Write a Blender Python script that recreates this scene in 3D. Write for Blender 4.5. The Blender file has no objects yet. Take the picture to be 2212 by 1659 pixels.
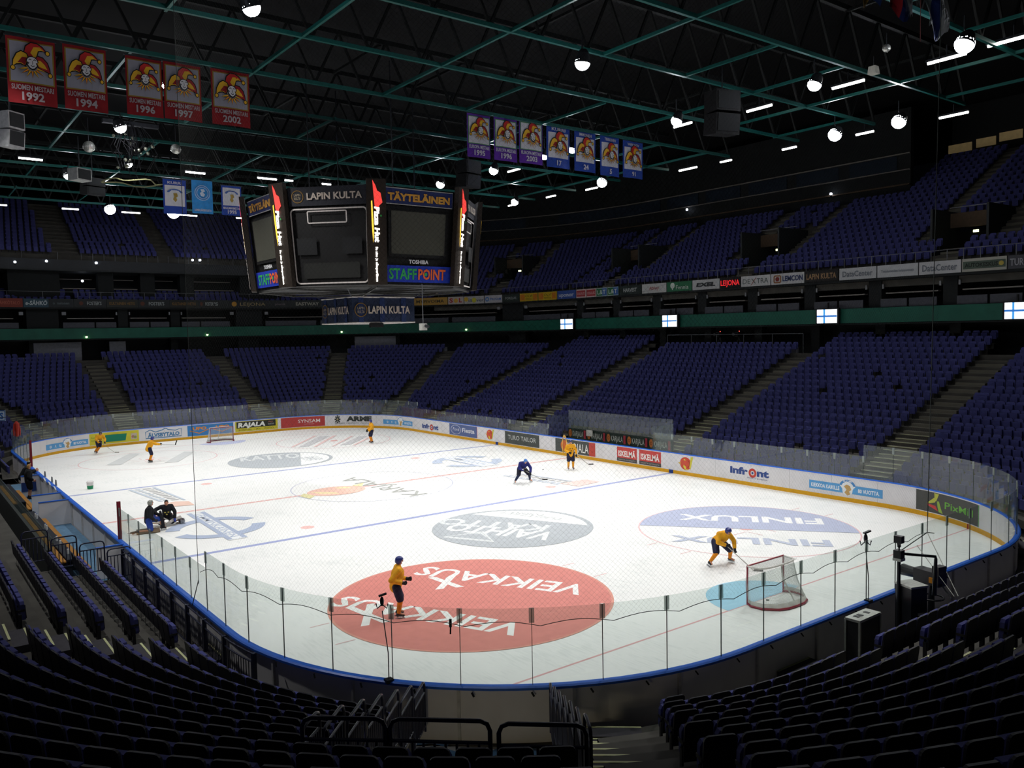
import bpy, bmesh, math, random
from math import sin, cos, pi, radians, atan2, hypot, floor, ceil
from mathutils import Vector, Matrix
random.seed(7)
SC = bpy.context.scene
COL = SC.collection
# ------------------------------------------------------------------ camera, world, exposure
CAMP = Vector((-21.5184, -41.47992, 8.42565)); YAW, PIT, ROL, FPX = .64887, -.06219, -.01928, 1786.224
FW = Vector((sin(YAW)*cos(PIT), cos(YAW)*cos(PIT), sin(PIT)))
_r = Vector((cos(YAW), -sin(YAW), 0)); _u = _r.cross(FW)
RT = _r*cos(ROL) + _u*sin(ROL); UP = _u*cos(ROL) - _r*sin(ROL)
cd = bpy.data.cameras.new('camera'); cam = bpy.data.objects.new('camera', cd); COL.objects.link(cam)
M3 = Matrix((RT, UP, -FW)).transposed()
cam.matrix_world = Matrix.Translation(CAMP) @ M3.to_4x4()
cd.sensor_width = 36; cd.lens = 36*FPX/2212; cd.clip_start = .1; cd.clip_end = 400
SC.camera = cam
SC.view_settings.view_transform = 'Standard'; SC.view_settings.look = 'None'
SC.view_settings.exposure = 0.0; SC.view_settings.gamma = 1; SC.view_settings.use_curve_mapping = False
wd = bpy.data.worlds.new('hall_dark'); SC.world = wd; wd.use_nodes = True
wd.node_tree.nodes['Background'].inputs[0].default_value = (.02, .025, .035, 1)
wd.node_tree.nodes['Background'].inputs[1].default_value = .02
FLOOD_W = 2650.0      # each floodlight
STRIP_E = 14.0        # emission of the fluorescent tubes

def ray(x, y): return RT*((x-1106)/FPX) + UP*((829.5-y)/FPX) + FW
def onz(x, y, z=0.0): d = ray(x, y); return CAMP + d*((z-CAMP.z)/d.z)
def onx(x, y, X): d = ray(x, y); return CAMP + d*((X-CAMP.x)/d.x)
def ony(x, y, Y): d = ray(x, y); return CAMP + d*((Y-CAMP.y)/d.y)
def pix(P):
    q = Vector(P)-CAMP; f = q.dot(FW)
    if f < .2: return None
    return 1106+FPX*q.dot(RT)/f, 829.5-FPX*q.dot(UP)/f, f
def seen(P, m=60):
    p = pix(P); return p is not None and -m < p[0] < 2212+m and -m < p[1] < 1659+m
# ------------------------------------------------------------------ the rink outline
W_, L_, RC = 15.0, 30.0, 8.65
CX, CY = W_-RC, L_-RC
ST1, ST2, ARC = 2*CY, 2*CX, RC*pi/2
PER = 2*(ST1+ST2)+4*ARC
def path(s, o=0.0):
    s %= PER
    if s < ST1: return W_+o, -CY+s, 1., 0.
    s -= ST1
    for (ax, ay, a0, nxt) in ((CX, CY, 0, ST2), (-CX, CY, 90, ST1), (-CX, -CY, 180, ST2), (CX, -CY, 270, 0)):
        if s < ARC:
            a = radians(a0)+s/RC; c, d = cos(a), sin(a)
            return ax+(RC+o)*c, ay+(RC+o)*d, c, d
        s -= ARC
        if s < nxt:
            if a0 == 0: return CX-s, L_+o, 0., 1.
            if a0 == 90: return -W_-o, CY-s, -1., 0.
            if a0 == 180: return -CX+s, -L_-o, 0., -1.
        s -= nxt
    return W_+o, -CY, 1., 0.
def pv(s, o, z): x, y, a, b = path(s, o); return Vector((x, y, z))
def sdist(x, y):
    a, b = abs(x)-CX, abs(y)-CY
    return hypot(a, b)-RC if a > 0 and b > 0 else max(a, b)-RC
def s_of(x, y):
    def ang(ax, ay): return atan2(y-ay, x-ax) % (2*pi)
    if x > CX and y > CY: return ST1+RC*ang(CX, CY)
    if x < -CX and y > CY: return ST1+ARC+ST2+RC*(ang(-CX, CY)-pi/2)
    if x < -CX and y < -CY: return 2*ST1+2*ARC+ST2+RC*(ang(-CX, -CY)-pi)
    if x > CX and y < -CY: return 2*ST1+3*ARC+2*ST2+RC*(ang(CX, -CY)-1.5*pi)
    if y >= CY: return ST1+ARC+CX-x
    if y <= -CY: return 2*ST1+3*ARC+ST2+x+CX
    return y+CY if x > 0 else ST1+2*ARC+ST2+CY-y
def onoff(x, y, o, last=True):
    d = ray(x, y); best = None; prev = None
    t = 4.0
    while t < 170:
        P = CAMP+d*t; v = sdist(P.x, P.y)-o
        if prev is not None and (v > 0) != (prev > 0):
            a, b = t-.25, t
            for _ in range(24):
                m = (a+b)/2; Q = CAMP+d*m
                if ((sdist(Q.x, Q.y)-o) > 0) == (prev > 0): a = m
                else: b = m
            best = CAMP+d*((a+b)/2)
            if not last: return best
        prev = v; t += .25
    return best
def bz(o): return 0.68+0.393*(o-2)
# ------------------------------------------------------------------ materials
def lin(h):
    h = h.lstrip('#'); r = [int(h[i:i+2], 16)/255 for i in (0, 2, 4)]
    return tuple(((c+.055)/1.055)**2.4 if c > .04045 else c/12.92 for c in r)
_M = {}
def mat(name, hexc, rough=.6, metal=0., vary=.12, scale=6., emis=0., spec=.3):
    if name in _M: return _M[name]
    m = bpy.data.materials.new(name); m.use_nodes = True; nt = m.node_tree; N = nt.nodes; B = N['Principled BSDF']
    c = lin(hexc)
    B.inputs['Roughness'].default_value = rough; B.inputs['Metallic'].default_value = metal
    B.inputs['Specular IOR Level'].default_value = spec
    if vary:
        tc = N.new('ShaderNodeTexCoord'); nz = N.new('ShaderNodeTexNoise'); nz.inputs['Scale'].default_value = scale; nz.inputs['Detail'].default_value = 3
        cr = N.new('ShaderNodeValToRGB'); cr.color_ramp.elements[0].position = .3; cr.color_ramp.elements[1].position = .7
        cr.color_ramp.elements[0].color = tuple(x*(1-vary) for x in c)+(1,); cr.color_ramp.elements[1].color = tuple(min(1, x*(1+vary)) for x in c)+(1,)
        nt.links.new(tc.outputs['Object'], nz.inputs['Vector']); nt.links.new(nz.outputs['Fac'], cr.inputs['Fac']); nt.links.new(cr.outputs['Color'], B.inputs['Base Color'])
    else: B.inputs['Base Color'].default_value = c+(1,)
    if emis:
        B.inputs['Emission Color'].default_value = c+(1,); B.inputs['Emission Strength'].default_value = emis
    _M[name] = m; return m
def ink(h, e=0): return mat('print_'+h.lstrip('#')+('_lit' if e else ''), h, .55, 0, .05, 3., e)
def glassmat(name, tint, dirt, glossy=.03):
    glossy = .03 if glossy > 1 else glossy
    if name in _M: return _M[name]
    m = bpy.data.materials.new(name); m.use_nodes = True; nt = m.node_tree; N = nt.nodes; L = nt.links
    N.remove(N['Principled BSDF']); out = N['Material Output']
    tr = N.new('ShaderNodeBsdfTransparent'); tr.inputs[0].default_value = tint+(1,)
    df = N.new('ShaderNodeBsdfDiffuse'); df.inputs[0].default_value = (.78, .86, .84, 1)
    gl = N.new('ShaderNodeBsdfGlossy'); gl.inputs['Roughness'].default_value = .02
    tc = N.new('ShaderNodeTexCoord'); nz = N.new('ShaderNodeTexNoise'); nz.inputs['Scale'].default_value = 2.2; nz.inputs['Detail'].default_value = 4
    mp = N.new('ShaderNodeMapRange'); mp.inputs['To Min'].default_value = dirt*.7; mp.inputs['To Max'].default_value = dirt*1.3
    L.new(tc.outputs['Object'], nz.inputs['Vector']); L.new(nz.outputs['Fac'], mp.inputs['Value'])
    m1 = N.new('ShaderNodeMixShader'); L.new(mp.outputs['Result'], m1.inputs[0]); L.new(tr.outputs[0], m1.inputs[1]); L.new(df.outputs[0], m1.inputs[2])
    fr0 = N.new('ShaderNodeLayerWeight'); fr0.inputs['Blend'].default_value = .5
    pw = N.new('ShaderNodeMath'); pw.operation = 'POWER'; pw.inputs[1].default_value = 4.; L.new(fr0.outputs['Facing'], pw.inputs[0])
    fr = N.new('ShaderNodeMath'); fr.operation = 'MULTIPLY_ADD'; fr.inputs[1].default_value = .45; fr.inputs[2].default_value = glossy; L.new(pw.outputs[0], fr.inputs[0])
    m2 = N.new('ShaderNodeMixShader'); L.new(fr.outputs[0], m2.inputs[0]); L.new(m1.outputs[0], m2.inputs[1]); L.new(gl.outputs[0], m2.inputs[2])
    L.new(m2.outputs[0], out.inputs['Surface']); _M[name] = m; return m
# ------------------------------------------------------------------ mesh building
class MB:
    def __init__(s): s.v = []; s.f = []; s.m = []
    def add(s, vs, fs, mi=0):
        n = len(s.v); s.v += [tuple(v) for v in vs]
        for f in fs: s.f.append(tuple(i+n for i in f)); s.m.append(mi)
        return s
    def poly(s, pts, mi=0): return s.add(pts, [tuple(range(len(pts)))], mi)
    def box(s, c, size, mi=0, R=None, taper=1.0):
        c = Vector(c); x, y, z = (k/2 for k in size); vs = []
        for sz in (-1, 1):
            for sy in (-1, 1):
                for sx in (-1, 1):
                    k = taper if sz > 0 else 1
                    v = Vector((sx*x*k, sy*y*k, sz*z)); vs.append(c+(R @ v if R else v))
        return s.add(vs, [(0, 2, 3, 1), (4, 5, 7, 6), (0, 1, 5, 4), (2, 6, 7, 3), (0, 4, 6, 2), (1, 3, 7, 5)], mi)
    def tube(s, pts, r, n=6, mi=0, closed=False, caps=True):
        P = [Vector(p) for p in pts]; k = len(P); rs = r if isinstance(r, (list, tuple)) else [r]*k
        base = len(s.v); up = None
        for i in range(k):
            if closed: t = P[(i+1) % k]-P[i-1]
            else: t = P[min(i+1, k-1)]-P[max(i-1, 0)]
            if t.length < 1e-9: t = Vector((0, 0, 1))
            t.normalize()
            if up is None or abs(up.dot(t)) > .98: up = Vector((0, 0, 1)) if abs(t.z) < .9 else Vector((1, 0, 0))
            a = t.cross(up).normalized(); b = a.cross(t); up = b
            for j in range(n):
                w = 2*pi*(j+.5)/n; s.v.append(tuple(P[i]+a*(cos(w)*rs[i])+b*(sin(w)*rs[i])))
        for i in range(k if closed else k-1):
            for j in range(n):
                a0 = base+i*n; a1 = base+((i+1) % k)*n
                s.f.append((a0+j, a0+(j+1) % n, a1+(j+1) % n, a1+j)); s.m.append(mi)
        if caps and not closed:
            s.f.append(tuple(base+j for j in reversed(range(n)))); s.m.append(mi)
            s.f.append(tuple(base+(k-1)*n+j for j in range(n))); s.m.append(mi)
        return s
    def bar(s, a, b, w, h, mi=0, upv=(0, 0, 1)):
        a, b = Vector(a), Vector(b); t = b-a; L = t.length; t.normalize(); u = Vector(upv)
        if abs(t.dot(u)) > .99: u = Vector((1, 0, 0))
        x = t.cross(u).normalized(); z = x.cross(t)
        return s.box((a+b)/2, (w, L, h), mi, Matrix((x, t, z)).transposed())
    def ball(s, c, r, n=10, m=6, mi=0, R=None):
        c = Vector(c); rx, ry, rz = r if isinstance(r, (tuple, list)) else (r, r, r)
        vs = [Vector((0, 0, -rz))]
        for i in range(1, m):
            w = -pi/2+pi*i/m
            for j in range(n): vs.append(Vector((rx*cos(w)*cos(2*pi*j/n), ry*cos(w)*sin(2*pi*j/n), rz*sin(w))))
        vs.append(Vector((0, 0, rz))); fs = []
        for j in range(n): fs.append((0, 1+(j+1) % n, 1+j))
        for i in range(m-2):
            for j in range(n): a = 1+i*n; fs.append((a+j, a+(j+1) % n, a+n+(j+1) % n, a+n+j))
        a = 1+(m-2)*n
        for j in range(n): fs.append((a+j, a+(j+1) % n, len(vs)-1))
        return s.add([c+(R @ v if R else v) for v in vs], fs, mi)
    def prism(s, pts2, z0, z1, mi=0, f=None):
        f = f or (lambda x, y, z: (x, y, z)); n = len(pts2)
        vs = [f(x, y, z0) for x, y in pts2]+[f(x, y, z1) for x, y in pts2]
        return s.add(vs, [tuple(reversed(range(n))), tuple(range(n, 2*n))]+[(i, (i+1) % n, n+(i+1) % n, n+i) for i in range(n)], mi)
    def sweep(s, ss, prof, mi=0, closed=False, caps=True):
        "profile [(o,z)] carried along rink parameters ss"
        n = len(prof); base = len(s.v)
        for q in ss:
            for o, z in prof: x, y, _, _ = path(q, o); s.v.append((x, y, z))
        k = len(ss)
        for i in range(k if closed else k-1):
            for j in range(n):
                a = base+i*n; b = base+((i+1) % k)*n
                s.f.append((a+j, a+(j+1) % n, b+(j+1) % n, b+j)); s.m.append(mi)
        if caps and not closed:
            s.f.append(tuple(base+j for j in reversed(range(n)))); s.m.append(mi); s.f.append(tuple(base+(k-1)*n+j for j in range(n))); s.m.append(mi)
        return s
    def mesh(s, name, mats, smooth=False):
        me = bpy.data.meshes.new(name); me.from_pydata(s.v, [], s.f)
        for m in (mats if isinstance(mats, (list, tuple)) else [mats]): me.materials.append(m)
        if any(s.m): me.polygons.foreach_set('material_index', s.m)
        if smooth: me.polygons.foreach_set('use_smooth', [True]*len(s.f))
        me.update(); return me
    def build(s, name, mats, parent=None, smooth=False, **k): return link(name, s.mesh(name, mats, smooth), parent, **k)
def tag(o, label=None, cat=None, group=None, kind=None):
    if label: o['label'] = label
    if cat: o['category'] = cat
    if group: o['group'] = group
    if kind: o['kind'] = kind
    return o
def link(name, data, parent=None, label=None, cat=None, group=None, kind=None, world=True):
    o = bpy.data.objects.new(name, data); COL.objects.link(o)
    if parent is not None:
        o.parent = parent
        if world: o.matrix_parent_inverse = PM[parent.name].inverted()
    PM[o.name] = Matrix.Identity(4)
    return tag(o, label, cat, group, kind)
PM = {}
def empty(name, loc=(0, 0, 0), rz=0.0, **k):
    o = bpy.data.objects.new(name, None); COL.objects.link(o); o.empty_display_size = .2
    o.location = loc; o.rotation_euler = (0, 0, rz)
    PM[o.name] = Matrix.Translation(Vector(loc)) @ Matrix.Rotation(rz, 4, 'Z')
    return tag(o, **k)
def ssteps(a, b, d=.6):
    n = max(1, int(ceil((b-a)/d))); return [a+(b-a)*i/n for i in range(n+1)]
# ------------------------------------------------------------------ flat print: shapes in (u, v), carried onto any surface
_T = {}
def text2(st, w=None, h=1.0, bold=.0, slant=0., space=1.):
    "lettering as 2-D triangles; returns verts, faces, width; cap height h (stretched to width w)"
    key = (st, bold, space)
    if key not in _T:
        c = bpy.data.curves.new('lettering', 'FONT'); c.body = st; c.resolution_u = 2; c.offset = bold; c.space_character = space
        o = bpy.data.objects.new('lettering', c); me = bpy.data.meshes.new_from_object(o)
        v = [(p.co.x, p.co.y) for p in me.vertices]; f = [tuple(p.vertices) for p in me.polygons]
        bpy.data.objects.remove(o); bpy.data.meshes.remove(me); bpy.data.curves.remove(c)
        x0 = min(p[0] for p in v); x1 = max(p[0] for p in v)
        _T[key] = ([(p[0]-x0, p[1]) for p in v], f, x1-x0)
    v, f, W = _T[key]; kh = h/.69; kw = kh if w is None else w/W
    return [(x*kw+slant*y*kh, y*kh) for x, y in v], f, W*kw
def arc(cx, cy, rx, ry, a0, a1, n=20): return [(cx+rx*cos(radians(a0+(a1-a0)*i/n)), cy+ry*sin(radians(a0+(a1-a0)*i/n))) for i in range(n+1)]
class S2:
    def __init__(s): s.items = []; s.layer = 0
    def _a(s, v, f, c, e=0): s.items.append((v, f, c, s.layer, e)); s.layer += 1; return s
    def poly(s, pts, c, e=0): return s._a(pts, [tuple(range(len(pts)))], c, e)
    def rect(s, x, y, w, h, c, e=0, nx=1): 
        v = []; f = []
        for i in range(nx+1): v += [(x+w*i/nx, y), (x+w*i/nx, y+h)]
        for i in range(nx): f.append((2*i, 2*i+2, 2*i+3, 2*i+1))
        return s._a(v, f, c, e)
    def disc(s, cx, cy, rx, c, ry=None, a0=0, a1=360, n=24, e=0):
        p = arc(cx, cy, rx, ry or rx, a0, a1, n)
        return s.poly(p[:-1] if a1-a0 == 360 else p, c, e)
    def ring(s, cx, cy, r0, r1, c, k=1., a0=0, a1=360, n=36, e=0):
        a = arc(cx, cy, r0, r0*k, a0, a1, n); b = arc(cx, cy, r1, r1*k, a0, a1, n)
        return s._a(a+b, [(i, i+1, n+2+i, n+1+i) for i in range(n)], c, e)
    def line(s, pts, w, c, closed=False, e=0):
        v = []; f = []; n = len(pts)
        for i in range(n):
            p = pts[i-1] if i or closed else pts[i]; q = pts[(i+1) % n] if i < n-1 or closed else pts[i]
            dx, dy = q[0]-p[0], q[1]-p[1]; L = hypot(dx, dy) or 1; nx, ny = -dy/L*w/2, dx/L*w/2
            v += [(pts[i][0]+nx, pts[i][1]+ny), (pts[i][0]-nx, pts[i][1]-ny)]
        for i in range(n if closed else n-1): j = (i+1) % n; f.append((2*i, 2*i+1, 2*j+1, 2*j))
        return s._a(v, f, c, e)
    def frame(s, x, y, w, h, t, c, r=0., e=0):
        if r: pts = arc(x+w-r, y+h-r, r, r, 0, 90, 5)+arc(x+r, y+h-r, r, r, 90, 180, 5)+arc(x+r, y+r, r, r, 180, 270, 5)+arc(x+w-r, y+r, r, r, 270, 360, 5)
        else: pts = [(x, y), (x+w, y), (x+w, y+h), (x, y+h)]
        return s.line(pts, t, c, True, e)
    def text(s, st, x, y, h, c, w=None, bold=.0, slant=0., e=0, center=False, space=1., rot=0):
        v, f, W = text2(st, w, h, bold, slant, space)
        if center: v = [(a-W/2, b) for a, b in v]
        if rot: v = [(a*cos(rot)-b*sin(rot), a*sin(rot)+b*cos(rot)) for a, b in v]
        return s._a([(a+x, b+y) for a, b in v], f, c, e)
    def tf(s, fn):
        s.items = [([fn(*p) for p in v], f, c, l, e) for v, f, c, l, e in s.items]; return s
    def join(s, o, dx=0, dy=0, k=1., kx=None):
        kx = kx or k
        for v, f, c, l, e in o.items: s._a([(a*kx+dx, b*k+dy) for a, b in v], f, c, e)
        return s
    def build(s, name, mp, parent=None, lift=.004, **k):
        "mp(u, v, d) -> world point, d = distance off the surface"
        B = MB(); mats = []; 
        for v, f, c, l, e in s.items:
            m = ink(c, e) if isinstance(c, str) else c
            if m not in mats: mats.append(m)
            B.add([mp(a, b, lift*(l+1)) for a, b in v], f, mats.index(m))
        return B.build(name, mats, parent, **k)
def wallmap(s0, s1, z0, o=0., side=-1):
    "u runs from s0 towards s1 along the rink outline (metres), v up from z0; side -1 faces the ice"
    sg = 1 if s1 > s0 else -1
    def f(u, v, d): x, y, nx, ny = path(s0+sg*u, o); return (x+nx*d*side, y+ny*d*side, z0+v)
    return f
def planemap(O, U, V):
    O, U, V = Vector(O), Vector(U).normalized(), Vector(V).normalized(); N = U.cross(V)
    return lambda u, v, d: tuple(O+U*u+V*v+N*d)
def icemap(u, v, d): return (u, v, d)
# ------------------------------------------------------------------ ice and its paint
def icemat():
    m = mat('ice_sheet', 'EDF0EE', .42, 0, 0, spec=.35); nt = m.node_tree; N = nt.nodes; B = N['Principled BSDF']
    tc = N.new('ShaderNodeTexCoord'); a = N.new('ShaderNodeTexNoise'); a.inputs['Scale'].default_value = .35; a.inputs['Detail'].default_value = 8; a.inputs['Roughness'].default_value = .65
    w = N.new('ShaderNodeTexNoise'); w.inputs['Scale'].default_value = 14; w.inputs['Detail'].default_value = 5; mp = N.new('ShaderNodeMapping'); mp.inputs['Scale'].default_value = (1, .12, 1); mp.inputs['Rotation'].default_value = (0, 0, .5)
    mx = N.new('ShaderNodeMath'); mx.operation = 'ADD'; cr = N.new('ShaderNodeValToRGB'); cr.color_ramp.elements[0].position = .75; cr.color_ramp.elements[1].position = 1.25
    cr.color_ramp.elements[0].color = lin('E9ECEA')+(1,); cr.color_ramp.elements[1].color = lin('F7F8F6')+(1,)
    nt.links.new(tc.outputs['Object'], a.inputs['Vector']); nt.links.new(tc.outputs['Object'], mp.inputs['Vector']); nt.links.new(mp.outputs[0], w.inputs['Vector'])
    nt.links.new(a.outputs['Fac'], mx.inputs[0]); nt.links.new(w.outputs['Fac'], mx.inputs[1]); nt.links.new(mx.outputs[0], cr.inputs['Fac']); nt.links.new(cr.outputs['Color'], B.inputs['Base Color'])
    return m
OUT = ssteps(0, PER, .55)[:-1]
b = MB(); b.box((0, 0, -.12), (190, 190, .2)); 
FLOOR = b.build('floor', mat('concrete_floor', '6E6A64', .8, vary=.18, scale=.8), kind='structure', label='grey concrete arena floor around and beneath the rink')
b = MB(); b.prism([path(s, .02)[:2] for s in OUT], -.015, 0)
ICE = b.build('ice_sheet', icemat(), kind='structure', label='white ice sheet with coloured lines and painted adverts')
BLUE, RED, PINK = 'A3ACD4', 'E5B9B4', 'EBC9C9'
PN = [0]
def paint(name, sh, label=None, lift=.0003):
    PN[0] += 1; z = .001+.0004*PN[0]
    return sh.build(name, lambda u, v, d: (u, v, d+z), ICE, lift, label=label)
def half(y):    # half width of the ice at y
    a = abs(y)-CY
    return W_ if a <= 0 else CX+(max(0, RC*RC-a*a))**.5
for y in (-8.67, 8.67): paint('blue_line', S2().rect(-W_, y-.15, 2*W_, .3, BLUE), 'blue zone line across the ice')
s = S2(); s.rect(-W_, -.15, 2*W_, .3, RED)
for i in range(60): s.rect(-W_+i*.5+.2, -.06, .12, .12, 'F0E6E4')
paint('center_line', s, 'red centre line')
for y in (-26, 26): h = half(y); paint('goal_line', S2().rect(-h, y-.035, 2*h, .07, 'E6B4B4'), 'thin red goal line')
for sy in (-1, 1):
    paint('goal_crease', S2().poly([(1.83*cos(pi*i/20), sy*(26-1.83*sin(pi*i/20))) for i in range(21)], 'A5D3EA' if sy < 0 else 'C6CCE8'), 'pale blue goal crease')
for x in (-7, 7):
    for y in (-20, 20):
        if (x, y) != (-7, -20): paint('faceoff_circle', S2().ring(x, y, 4.44, 4.5, 'EBC4C6', n=72))
        s = S2()
        if (x, y) != (-7, -20): s.disc(x, y, .3, 'E7AFAB')
        for k in (-1, 1):
            for q in (-1, 1): s.line([(x+k*.45, y+q*.35+q*.8), (x+k*.45, y+q*.35), (x+k*1.3, y+q*.35)], .05, 'EBC9C9')
            for q in (-.85, .85): s.line([(x+k*4.5, y+q), (x+k*5.1, y+q)], .05, 'EBC9C9')
        paint('faceoff_mark', s)
    for y in (-7.17, 7.17): paint('faceoff_spot', S2().disc(x, y, .3, 'EFC3BE'), 'pale red face-off spot')
paint('center_circle', S2().ring(0, 0, 4.45, 4.5, 'C6C9DC', n=72))
def frame3(A, B, C):
    A, B, C = onz(*A), onz(*B), onz(*C); U = (B-A); W = U.length; U.normalize(); V = Vector((-U.y, U.x, 0)); h = (C-A).dot(V)
    if h < 0: V = -V; h = -h
    return A, U, V, W, h
def icetext(s, st, A, B, C, c, bold=.02):
    A, U, V, W, h = frame3(A, B, C); t = S2().text(st, 0, 0, h, c, w=W, bold=bold)
    s.join(t.tf(lambda u, v: (A.x+U.x*u+V.x*v, A.y+U.y*u+V.y*v)))
# red filled circle with white lettering, nearest the camera
s = S2().disc(-7, -20, 4.5, 'DB8B82', n=96)
s.ring(-7, -20, 4.42, 4.5, 'E0A090', n=96)
paint('ice_advert', s, 'pale red filled face-off circle with white lettering')
s = S2(); s.layer = 2
icetext(s, 'VEIKKAUS', (1274, 1266), (922, 1224), (1276, 1289), 'F5F4F2'); icetext(s, 'X', (988, 1244), (925, 1250), (988, 1268), 'F5F4F2', .05)
icetext(s, 'VEIKKAUS', (1142, 1350), (748, 1288), (1146, 1380), 'F5F4F2'); icetext(s, 'X', (812, 1306), (748, 1316), (812, 1346), 'F5F4F2', .05)
paint('lettering', s)
# blue half circle
P0, P1 = onz(1390, 1135), onz(1858, 1152); a0 = math.degrees(atan2(P0.y+20, P0.x-7)); a1 = math.degrees(atan2(P1.y+20, P1.x-7))
while a1 > a0: a1 -= 360
if a0-a1 < 120: a1 -= 0
s = S2(); s.poly(arc(7, -20, 4.44, 4.44, a1, a0, 60), 'B7BED6'); paint('ice_advert', s, 'half blue face-off circle with lettering')
s = S2(); s.layer = 2; icetext(s, 'FINLUX', (1774, 1121), (1467, 1111), (1774, 1133), 'F4F5F5', .03); icetext(s, 'FINLUX', (1792, 1168), (1449, 1157), (1793, 1181), 'BCC4D6', .03)
paint('lettering', s)
# grey discs
def greydisc(pl, pr, cut0, cut1, far):
    A, B = onz(*pl), onz(*pr); c = (A+B)/2; r = (B-A).length/2
    s = S2().disc(c.x, c.y, r, 'B4BABF', n=80); Q0, Q1 = onz(*cut0), onz(*cut1)
    a0 = math.degrees(atan2(Q0.y-c.y, Q0.x-c.x)); a1 = math.degrees(atan2(Q1.y-c.y, Q1.x-c.x))
    if a1 < a0: a1 += 360
    if a1-a0 > 180: a0, a1 = a1, a0+360
    s.poly(arc(c.x, c.y, r*.93, r*.93, a0, a1, 40), 'F0F2F1'); paint('ice_advert', s, 'grey round advert painted on the ice'); return c, r
greydisc((937, 1137), (1282, 1140), (1010, 1108), (1278, 1135), 0)
s = S2(); s.layer = 3
icetext(s, 'VAIHTO', (1206, 1152), (985, 1131), (1207, 1170), 'E9ECEC', .03); icetext(s, 'KATTO', (1190, 1136), (962, 1120), (1192, 1150), 'DDE1E2', .03)
icetext(s, 'TUOTTEET', (1222, 1121), (1085, 1105), (1223, 1126), 'C6CACB'); icetext(s, 'TURKU', (1180, 1112), (1110, 1106), (1181, 1116), 'C6CACB')
s.line([(onz(960, 1160).x, onz(960, 1160).y), (onz(1040, 1150).x, onz(1040, 1150).y), (onz(1065, 1170).x, onz(1065, 1170).y)], .35, 'D9DDDE', True); paint('lettering', s)
greydisc((495, 997), (718, 990), (655, 1006), (650, 978), 1)
s = S2(); s.layer = 3; icetext(s, 'KATTO', (520, 997), (650, 988), (517, 988), 'D9DDDE', .03); icetext(s, 'TURKU', (660, 996), (700, 992), (658, 988), 'B9BEC2', .03); paint('lettering', s)
# centre emblem and lettering
A, U, V, W, h = frame3((797, 1052), (660, 1070), (790, 1046)); c = (onz(657, 1066)+onz(795, 1055))/2
s = S2(); e = S2().disc(0, 0, 1.9, 'EBC3B4', ry=1.25).poly([(-1.9, .3), (-2.6, 1.3), (-1.5, .9)], 'EADFB0').poly([(.2, -.9), (1.2, -.4), (1.5, .5), (.9, .2), (.3, -.3)], 'EDDCB0').poly([(-1.2, .2), (-.4, .5), (-.3, .9), (-1.0, .8)], 'EDDCB0').poly([(1.7, -.6), (2.3, -1.2), (2.5, -.2), (2., .4)], 'DFD9A8')
s.join(e.tf(lambda u, v: (c.x+u*.85*U.x+v*V.x, c.y+u*.85*U.y+v*V.y))); paint('ice_emblem', s, 'faded red and yellow emblem at centre ice')
s = S2(); icetext(s, 'KARJALA', (925, 1066), (765, 1031), (860, 1067), 'AEB0AC', .0); paint('ice_advert', s, 'grey lettering at centre ice')
# blue ring adverts with a boxed name
def bluering(c, r, A, B, C, k):
    s = S2(); s.ring(c.x, c.y, r*.72, r, k, a0=20, a1=165); s.ring(c.x, c.y, r*.72, r, k, a0=200, a1=345)
    A, U, V, W, h = frame3(A, B, C); t = S2().rect(0, 0, W, h, 'EFF2F3').frame(.12, .1, W-.24, h-.2, .22, k).text('LEMMINKAINEN', .5, h*.28, h*.44, k, w=W-1, bold=.01)
    s.join(t.tf(lambda u, v: (A.x+U.x*u+V.x*v, A.y+U.y*u+V.y*v))); paint('ice_advert', s, 'blue ring advert with boxed lettering on the ice')
bluering((onz(365, 1140)+onz(570, 1138))/2, 2.1, (402, 1110), (494, 1168), (442, 1106), 'AFBBD2')
bluering((onz(940, 998)+onz(1078, 995))/2, 2.3, (948, 990), (1040, 1009), (985, 985), 'BFCADC')
# striped adverts beside the red line, left and right, and worn ones in the far circles
for pts, col, col2 in ((((276, 1059), (345, 1084), (402, 1080), (335, 1053)), 'C3CEDA', 'C9C9C9'), (((1085, 1028), (1205, 1047), (1240, 1040), (1128, 1024)), 'CBD3E0', 'CFCFCF')):
    q = [onz(*p) for p in pts]; s = S2()
    for i, (t0, t1, c_) in enumerate(((0, .14, col), (.22, .4, col), (.5, .8, col2), (.88, 1, col))):
        g = lambda t, a, b: (q[a].x+(q[b].x-q[a].x)*t, q[a].y+(q[b].y-q[a].y)*t)
        if i in (1, 2):
            a0, a1, b0, b1 = g(t0, 0, 3), g(t1, 0, 3), g(t0, 1, 2), g(t1, 1, 2)
            for k in range(9):
                m = lambda a, b, t: (a[0]+(b[0]-a[0])*t, a[1]+(b[1]-a[1])*t)
                s.poly([m(a0, b0, k/9+.02), m(a0, b0, k/9+.075), m(a1, b1, k/9+.075), m(a1, b1, k/9+.02)], c_)
        else: s.poly([g(t0, 0, 3), g(t0, 1, 2), g(t1, 1, 2), g(t1, 0, 3)], c_)
    paint('ice_advert', s, 'pale striped advert painted on the ice')
for pts, c_ in ((((352, 1089), (378, 1084), (408, 1083), (420, 1091), (372, 1095)), 'EAC8B8'), (((1210, 1045), (1265, 1036), (1296, 1041), (1250, 1051)), 'EFD2CC')):
    paint('ice_advert', S2().poly([tuple(onz(*p)[:2]) for p in pts], c_), 'faded orange patch painted on the ice')
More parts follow.
